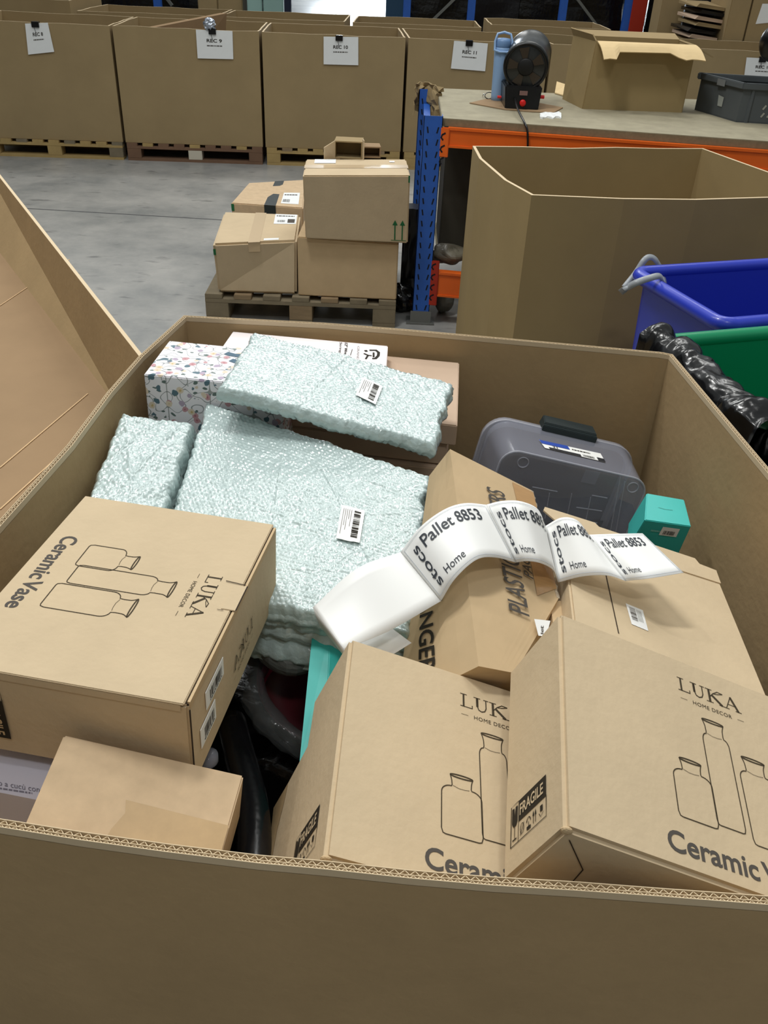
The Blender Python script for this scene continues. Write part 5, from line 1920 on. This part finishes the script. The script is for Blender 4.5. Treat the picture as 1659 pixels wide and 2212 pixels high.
strip = thing('label_strip', 'curling strip of white Pallet 8853 labels draped over the hanger carton and plain carton', 'label strip', atz(1040, 1220, .95))
for k, sg in enumerate(segs):
    T_ = [atz(*a, z) for a, b, z in sg]
    B_ = [bottom_of(p, *b) for p, (a, b, z) in zip(T_, sg)]
    def S(u, v, l=0, T_=T_, B_=B_):
        n = len(T_) - 1
        p, q = spline(T_, u * n), spline(B_, u * n)
        r = q.lerp(p, v)
        if l:
            p2, q2 = spline(T_, min(1, u + .01) * n), spline(B_, min(1, u + .01) * n)
            p0, q0 = spline(T_, max(0, u - .01) * n), spline(B_, max(0, u - .01) * n)
            nn = (q2.lerp(p2, v) - q0.lerp(p0, v)).cross(p - q).normalized()
            if nn.dot(CAMP - r) < 0 and nn.z < 0: nn = -nn
            r = r + nn * l
        return r
    o = MB().grid([[S(i / 28, j / 6) for j in range(7)] for i in range(29)]).build('label_sheet', label_paper, strip, smooth=True)
    sm = o.modifiers.new('thick', 'SOLIDIFY')
    sm.thickness = .0004
    if k == 0:
        # underside curl returning below the blank end
        a0, b0 = T_[0], B_[0]
        e1, e2 = atz(830, 1345, .93), atz(889, 1389, .93)
        cu_ = [[a0, b0]]
        for j in range(1, 9):
            s = j / 8
            drop = Vector((0, 0, -.03 * sin(pi * s)))
            out = Vector((-.02 * sin(pi * s), -.01 * sin(pi * s), 0))
            cu_.append([a0.lerp(e1, s) + drop + out, b0.lerp(e2, s) + drop + out])
        o = MB().grid(cu_).build('curled_end', label_paper, strip, smooth=True)
        sm = o.modifiers.new('thick', 'SOLIDIFY')
        sm.thickness = .0004
        continue
    g = lambda x, y, S=S: S(x, y, .0009)
    pr = MB()
    put_text(pr, 'Pallet 8853', .20, .69, .66, .20, g, bold=.008)
    put_text(pr, 'Home', .22, .14, .22, .125, g, bold=.0)
    gg = lambda a, b: g(.055 + .10 * (1 - b), .10 + .78 * a) if False else g(.15 - .11 * b, .12 + .72 * a)
    put_text(pr, 'stocs', 0, 0, 1, .75, gg, bold=.012)
    pr.build('label_lettering', mat('label_ink', (.22, .24, .27), .6), strip)
    fr = MB()
    stroke(fr, [(.03, .04), (.03, .96), (.5, .965), (.97, .96), (.97, .04), (.5, .035)], .006, g, closed=True)
    b2 = MB()
    for i in range(20):
        for y in (.045, .955):
            b2.add([g(.03 + .94 * i / 20, y), g(.03 + .94 * (i + 1) / 20, y), g(.03 + .94 * (i + 1) / 20, y + .007), g(.03 + .94 * i / 20, y + .007)], [(0, 1, 2, 3)])
    for j in range(10):
        for x in (.03, .97):
            b2.add([g(x, .045 + .91 * j / 10), g(x + .005, .045 + .91 * j / 10), g(x + .005, .045 + .91 * (j + 1) / 10), g(x, .045 + .91 * (j + 1) / 10)], [(0, 1, 2, 3)])
    b2.build('label_outline', mat('outline_grey', (.72, .74, .77), .6), strip)

# ------------------------------------------------------------------ clear storage box lying on its side
R_, o_, d_ = scaled((-.05, .188, .02), (.194, 1.576, .572), (.34, .17, .26), .93)
t = thing('storage_box', 'clear plastic storage box on its side with a dark grey latch', 'storage box', o_, rot=R_)
def T_at(x, y, yy):
    p0 = o_ + R_ @ Vector((0, yy, 0))
    return R_.transposed() @ (onplane(x, y, p0, R_ @ Vector((0, 1, 0))) - o_)
dp = d_.y
q1, q2 = T_at(1090, 968, 0), T_at(1404, 1040, 0)
r1, r2 = T_at(1052, 893, dp), T_at(1376, 965, dp)
q3 = T_at(1363, 1150, 0)
zt0, zt1 = (q1.z + q2.z) / 2, (r1.z + r2.z) / 2
bx0, bx1 = q1.x, q2.x
rx0, rx1 = r1.x, r2.x
tilt0 = (q2.z - q1.z) / (q2.x - q1.x)
def rring(x0, x1, z0, z1, r, y, n=7):
    pts = rrect(Vector((x0, z0, 0)), Vector((1, 0, 0)), Vector((0, 1, 0)), x1 - x0, z1 - z0, r, n)
    return [Vector((p.x, y, p.y + tilt0 * (p.x - (x0 + x1) / 2))) for p in pts]
L = []
for s in (0, .04, .3, .7, .9):
    L.append(rring(bx0 + (rx0 - bx0) * s * .65 - (.004 if s else 0) * 0, bx1 + (rx1 - bx1) * s * .65, .02 - .02 * s, zt0 + (zt1 - zt0) * s * .8, .035 + .01 * s, dp * s))
L.insert(0, rring(bx0 + .008, bx1 - .008, .028, zt0 - .008, .03, -.001))
b_ = MB().grid([r + [r[0]] for r in L])
b_.add(L[0], [tuple(range(len(L[0])))])
b_.build('body', clear, t, local=True, smooth=True)
Lr = [rring(rx0 + .012, rx1 - .012, -.02 + .008, zt1 - .012, .045, dp * .88), rring(rx0, rx1, -.025, zt1, .05, dp * .90), rring(rx0, rx1, -.025, zt1, .05, dp * 1.0), rring(rx0 + .012, rx1 - .012, -.012, zt1 - .012, .045, dp * 1.0)]
MB().grid([r + [r[0]] for r in Lr]).build('rim', clear_rib, t, local=True, smooth=True)
lid = rring(rx0 + .004, rx1 - .004, -.02, zt1 - .004, .048, dp * 1.02)
b_ = MB()
b_.add(lid + [p + Vector((0, .004, 0)) for p in lid], [tuple(range(len(lid))), tuple(range(2 * len(lid) - 1, len(lid) - 1, -1))] + [(i, (i + 1) % len(lid), len(lid) + (i + 1) % len(lid), len(lid) + i) for i in range(len(lid))])
b_.build('lid', translucent('clear_lid', (.62, .62, .66), .40, .2), t, local=True)
MB().tube(L[1], .0022, 8, closed=True).build('base_edge_highlight', clear_rib, t, local=True, smooth=True)  # paler bead standing in for the highlight along the base edge
MB().tube(rring(rx0, rx1, -.025, zt1, .05, dp * .9), .0022, 8, closed=True).build('rim_edge', clear_rib, t, local=True, smooth=True)
for px in ((1130, 999), (1367, 1053)):
    c = T_at(*px, -.002)
    MB().tube([c + Vector((.011 * cos(a), 0, .011 * sin(a))) for a in [2 * pi * k / 20 for k in range(20)]], .0012, 6, closed=True).build('foot_ring', clear_rib, t, local=True)
b_ = MB()
for p, q in (((1187, 1065), (1177, 1120)), ((1235, 1066), (1222, 1130)), ((1276, 1074), (1262, 1140)), ((1150, 1052), (1204, 1062)), ((1279, 1070), (1312, 1076)), ((1245, 1096), (1300, 1104)), ((1240, 1122), (1290, 1130)), ((1340, 1030), (1318, 1150)), ((1350, 1040), (1330, 1150))):
    a, c = T_at(*p, -.001), T_at(*q, -.001)
    b_.bar(a, c, .0016, .0016, up=(0, 1, 0))
b_.build('moulded_ribs', clear_rib, t, local=True)
b_ = MB()
a, c, d, e = [T_at(*p, dp * 1.0) for p in ((1266, 1015), (1297, 1020), (1285, 1047), (1254, 1041))]
b_.add([a, c, d, e], [(0, 1, 2, 3)])
b_.build('inner_tag', clear_rib, t, local=True)
# latch across the rim
a, c = T_at(1170, 905, dp * 1.02), T_at(1285, 932, dp * 1.02)
ux = (c - a).normalized()
uz = Vector((-ux.z, 0, ux.x))
wl = (c - a).length
b_ = MB()
P = lambda x, y, z: a + ux * x + Vector((0, y, 0)) + uz * z
b_.hexa([P(0, -.030, -.012), P(wl, -.030, -.012), P(0, .012, -.014), P(wl, .012, -.014), P(.002, -.024, .004), P(wl - .002, -.024, .004), P(.004, .012, .006), P(wl - .004, .012, .006)])
b_.hexa([P(0, -.032, -.022), P(wl, -.032, -.022), P(0, -.027, -.022), P(wl, -.027, -.022), P(0, -.030, .0), P(wl, -.030, .0), P(0, -.024, .0), P(wl, -.024, .0)])
b_.build('latch', anthracite, t, local=True, bevel=.0015)
# label on the upper wall
def wallpt(x, y, s0=.30, s1=.72):
    """pixel onto the upper wall plane"""
    p0 = Vector((bx0, 0, zt0 + .001)); p1 = Vector((rx0, dp, zt0 + (zt1 - zt0) * .8 + .001))
    u_ = Vector((1, 0, tilt0)); v_ = Vector((0, dp, (zt1 - zt0) * .8))
    n_ = R_ @ u_.cross(v_)
    w0 = o_ + R_ @ Vector(((bx0 + bx1) / 2, 0, zt0 + .0015))
    return R_.transposed() @ (onplane(x, y, w0, n_) - o_)
lb4 = [wallpt(*p) for p in ((1164, 951), (1297, 980), (1308, 999), (1177, 968))]
f = lambda x, y, l=0: lb4[3].lerp(lb4[2], x).lerp(lb4[0].lerp(lb4[1], x), y) + Vector((0, 0, .0006 + l))
b_ = MB(); rect(b_, 0, 0, 1, 1, f)
lo = b_.build('product_label', label_paper, t, local=True)
b_ = MB(); rect(b_, 0, .55, .46, 1, lambda x, y: f(x, y, .0008)); b_.build('blue_band', sticker_blue, lo, local=True)
b_ = MB(); rect(b_, .08, 0, .6, .22, lambda x, y: f(x, y, .0008)); rect(b_, .88, 0, 1, .35, lambda x, y: f(x, y, .0008)); b_.build('black_band', sticker_black, lo, local=True)
b_ = MB(); barcode(b_, .64, .05, .84, .3, lambda x, y: f(x, y, .0008), 4); put_text(b_, '31', .16, .28, .08, .2, lambda x, y: f(x, y, .0012), bold=.02); dashes(b_, .5, .6, .8, .1, lambda x, y: f(x, y, .0008), 3); b_.build('label_print', ink, lo, local=True)

# ------------------------------------------------------------------ turquoise boxes
R_, o_, d_ = scaled((.06, .004, -.188), (.46, 1.264, .731), (.071, .081, .15), 1.04)
t = thing('turquoise_box', 'small turquoise box with a barcode sticker beside the clear storage box', 'box', o_, rot=R_)
zt = d_.z
def U_at(x, y):
    p0 = o_ + R_ @ Vector((0, 0, zt))
    return R_.transposed() @ (onplane(x, y, p0, R_ @ Vector((0, 0, 1))) - o_)
tp = [U_at(*p) for p in ((1393, 1123), (1493, 1137), (1397, 1065), (1478, 1079))]
def F_at(x, y):
    p0 = o_ + R_ @ tp[0]
    nrm = R_ @ (tp[1] - tp[0]).cross(Vector((0, -.12, 1)))
    return R_.transposed() @ (onplane(x, y, p0, nrm) - o_)
bl_, br_ = F_at(1352, 1190), F_at(1463, 1202)
bt = [bl_, br_, bl_ + (tp[2] - tp[0]), br_ + (tp[3] - tp[1])]
MB().hexa(bt + tp).build('body', turq, t, local=True, bevel=.0015)
f = lambda x, y, l=0: (bt[0].lerp(bt[1], x)).lerp(tp[0].lerp(tp[1], x), y) + Vector((0, -.0012 - l, .0002))
b_ = MB(); rect(b_, .44, .62, .80, .88, f)
lo = b_.build('barcode_sticker', label_paper, t, local=True)
b_ = MB(); barcode(b_, .50, .66, .74, .78, lambda x, y: f(x, y, .0008), 2); b_.build('barcode', ink, lo, local=True)
b_ = MB(); dashes(b_, .24, .70, .44, .05, f, 3); b_.build('faint_lettering', mat('pale_teal_print', (.55, .82, .78), .6), t, local=True)
b_ = MB()
fz = lambda a, b: Vector((a, b, zt + .0008))
m0 = tp[0].lerp(tp[3], .5)
stroke(b_, [(m0.x - .012, m0.y + .003), (m0.x, m0.y), (m0.x + .014, m0.y + .001)], .0009, fz)
b_.build('lid_slit', turq_d, t, local=True)

t = thing('turquoise_box', 'turquoise box standing in the gap below the blank end of the label strip', 'box', atz(690, 1500, .70))
zt = .86
tp = [atz(646, 1655, zt - .04), atz(700, 1655, zt - .04), atz(675, 1364, zt), atz(714, 1357, zt)]
tp2 = [atz(742, 1655, zt - .055), atz(752, 1380, zt - .015)]
b_ = MB()
lo_ = [p - Vector((0, 0, .14)) for p in (tp[0], tp2[0], tp[2], tp2[1])]
b_.add([tp[0], tp[1], tp2[0], tp[2], tp[3], tp2[1]] + lo_, [(0, 1, 4, 3), (1, 2, 5, 4), (0, 6, 7, 2, 1), (3, 4, 5, 9, 8), (0, 3, 8, 6), (2, 7, 9, 5), (6, 8, 9, 7)])
b_.build('body', turq, t, bevel=.001)

# ------------------------------------------------------------------ front left small cartons
R_, o_, d_ = scaled((.3, .152, -.105), (-.386, .498, .761), (.203, .2, .15), .99)
o_ = o_ + R_ @ Vector((0, .065, 0))
t = thing('carton', 'small pale carton with a tan tape strip, wedged at the front left rim', 'carton', o_, rot=R_)
dx, dy, dz = d_.x, d_.y - .065, d_.z
MB().box((0, 0, .02), (dx, dy, dz)).build('body', card_plain, t, local=True, bevel=.0018)
b_ = MB()
b_.add([Vector(p) for p in ((dx * .42, dy * .36, dz + .0006), (dx * .46, dy * .50, dz + .0006), (dx * .44, dy * .60, dz + .0006), (dx - .001, dy * .58, dz + .0006), (dx - .001, .001, dz + .0006), (dx * .38, .001, dz + .0006))], [(5, 4, 3, 2, 1, 0)])
b_.build('tan_tape', mat('dull_tan_tape', (.74, .625, .46), .35, noise_amt=.08, noise_scale=30), t, local=True)
zc = .87
t = thing('white_carton', 'white box edge with grey lettering under the flat vase carton at far left', 'box', atz(20, 1670, zc - .06))
c = [atz(-60, 1700, zc), atz(130, 1738, zc), atz(-60, 1560, zc), atz(160, 1600, zc)]
MB().hexa([p - Vector((0, 0, .05)) for p in c] + c).build('body', lilac_card, t)
pr = MB()
vs, fs, W_ = text2d('o a cucù con', .005)
pr.add([atz(-4 + a * 90 / W_, 1697 + .17 * a * 90 / W_ - b * 17, zc) + Vector((0, 0, .0007)) for a, b in vs], fs)
pr.build('lettering', mat('lilac_grey_ink', (.50, .49, .55), .7), t)
pr = MB()
dashes(pr, 0, 0, 1, 1, lambda a, b: atz(-2 + a * 72, 1705 + a * 11 - b * 3.5, zc) + Vector((0, 0, .0007)), 3)
pr.build('fine_print', mat('lilac_grey_ink', (.56, .55, .60), .7), t)
zc = .80
c = [atz(-70, 1860, zc), atz(110, 1890, zc), atz(-60, 1660, zc), atz(120, 1690, zc)]
setp(MB().hexa([p - Vector((0, 0, .12)) for p in c] + c).build('carton', card_warm, bevel=.002), 'brown carton corner low at the far left, below the white box', 'carton')

# ------------------------------------------------------------------ enamel pan in film and dark odds and ends in the gap
pn = thing('enamel_pan', 'dark maroon pan with a magenta wall wrapped in clear film, down in the gap', 'pan', atz(660, 1510, .66))
pc_ = atz(698, 1502, .70)
T = Matrix.Translation(pc_) @ Matrix.Rotation(radians(12), 4, 'Y') @ Matrix.Rotation(radians(6), 4, 'X') @ Matrix.Scale(.80, 4)
MB().lathe([(.07, -.05), (.115, -.035), (.135, .035), (.138, .036), (.137, .032), (.118, -.02), (.06, -.035)], n=48, T=T).build('bowl', maroon, pn, smooth=True)
MB().lathe([(.118, -.018), (.131, .026)], n=48, T=T, cap=False).build('inner_wall', magenta, pn, smooth=True)
G = []
for i in range(61):
    a = 2 * pi * i / 60
    r = []
    for j in range(15):
        b = 2 * pi * j / 14
        R1 = .142 + .022 * cos(b) * (1 + .4 * noise.noise(Vector((cos(a) * 3, sin(a) * 3, b))))
        z_ = .02 + .03 * sin(b)
        p = Vector((R1 * cos(a), R1 * sin(a), z_))
        p += p.normalized() * .010 * noise.noise(p * 34)
        r.append(T @ p)
    G.append(r)
MB().grid(G).build('clear_film', film, pn, smooth=True)
crumple('crumpled grey film at the edge of the parcels, above the pan', atz(610, 1375, .80), .06, .05, .03, mat('dim_grey_film', (.42, .43, .42), .35, bump=.6, bump_scale=25), .02, 4)
crumple('dull grey bag with button shapes below the bubble-wrapped stack', atz(660, 1400, .775), .055, .045, .03, mat('dim_taupe_bag', (.36, .35, .34), .4, bump=.5, bump_scale=20), .015, 6, 'plastic_bag', 'plastic bag')
setp(MB().tube([spline([atz(500, 1560, .70), atz(520, 1640, .72), atz(545, 1740, .74), atz(550, 1850, .76), atz(540, 1950, .76)], k / 5) for k in range(21)], [.022] * 21, 14).build('black_tube', dark_soft, smooth=True),
     'black glossy tube rising beside the small pale carton', 'tube')
setp(MB().lathe([(.010, 0), (.013, .004), (.013, .014), (.006, .018)], n=16, T=Matrix.Translation(atz(450, 1648, .845))).build('clear_cap', clear, smooth=True), 'small clear knob below the corner of the flat vase carton', 'knob')

# ------------------------------------------------------------------ deep open tray beside the bin, left
tr = thing('cardboard_tray', 'deep open cardboard tray with score lines, left of the foreground bin', 'cardboard tray', (-1.1, 1.8, 0))
c0, c1 = Vector((-.674, 1.845, .78)), Vector((-1.34, 2.865, .78))
dd = (c1 - c0).normalized()
c0 = c0 - dd * .10
c1 = c1 + dd * .75
t0, t1 = Vector((-.529, 1.663, .96)), Vector((-1.407, 3.127, .96))
te = (t1 - t0).normalized()
t0, t1 = t0 - te * .0, t1 + te * .7
near0, near1 = Vector((-.70, .55, .78)), Vector((-2.4, .55, .78))
b_ = MB()
b_.add([c0, c1, near1, near0] + [p - Vector((0, 0, .006)) for p in (c0, c1, near1, near0)], [(0, 1, 2, 3), (7, 6, 5, 4), (0, 4, 5, 1), (1, 5, 6, 2), (2, 6, 7, 3), (3, 7, 4, 0)])
b_.build('bottom_panel', card_tray, tr)
nn = Vector((dd.y, -dd.x, 0))
if nn.x < 0: nn = -nn
back = nn * .009
b_ = MB().hexa([c0, c1, c0 + back, c1 + back, t0, t1, t0 + back, t1 + back])
b_.build('far_wall', card_bin, tr)
MB().hexa([t0 + Vector((0, 0, .0)), t1, t0 + back, t1 + back, t0 + up * .0015, t1 + up * .0015, t0 + back + up * .0015, t1 + back + up * .0015]).build('cut_edge', card_edge, tr)
# right skirt along the bin
s0, s1 = Vector((-.595, 1.66, .80)), Vector((-.632, .55, .80))
r0, r1 = Vector((-.545, 1.62, .93)), Vector((-.600, .55, .93))
k0, k1 = Vector((-.66, 1.74, .781)), Vector((-.70, .55, .781))
G = [[k0.lerp(k1, i / 10), (k0.lerp(k1, i / 10) + s0.lerp(s1, i / 10)) / 2 + Vector((.008, 0, -.0)), s0.lerp(s1, i / 10) + Vector((0, 0, .01)), r0.lerp(r1, i / 10)] for i in range(11)]
o = MB().grid(G).build('side_wall', card_warm, tr, smooth=True)
sm = o.modifiers.new('thick', 'SOLIDIFY')
sm.thickness = .005
sm.offset = -1
b_ = MB()
for (xa, ya), (xb, yb) in (((0, 660), (150, 560)), ((0, 1010), (190, 850)), ((0, 1100), (215, 905))):
    a, c = atz(xa, ya, .7815), atz(xb, yb, .7815)
    b_.bar(a, c, .003, .0008)
b_.build('score_lines', mat('score_line', (.80, .68, .52), .9), tr)
MB().hexa([Vector(p) for p in ((-.75, .6, 0), (-2.2, .6, 0), (-.75, 1.9, 0), (-1.7, 2.9, 0), (-.75, .6, .77), (-2.2, .6, .77), (-.75, 1.9, .77), (-1.7, 2.9, .77))]).build('body', card_bin, tr)

# dents and smudges on the foreground bin wall
nrm = Vector(((rim[NF] - rim[0]).y, -(rim[NF] - rim[0]).x, 0)).normalized()
p0 = Vector((rim[0].x, rim[0].y, .9)) + nrm * .0012
def sm_at(x, y):
    return onplane(x, y, p0, nrm)
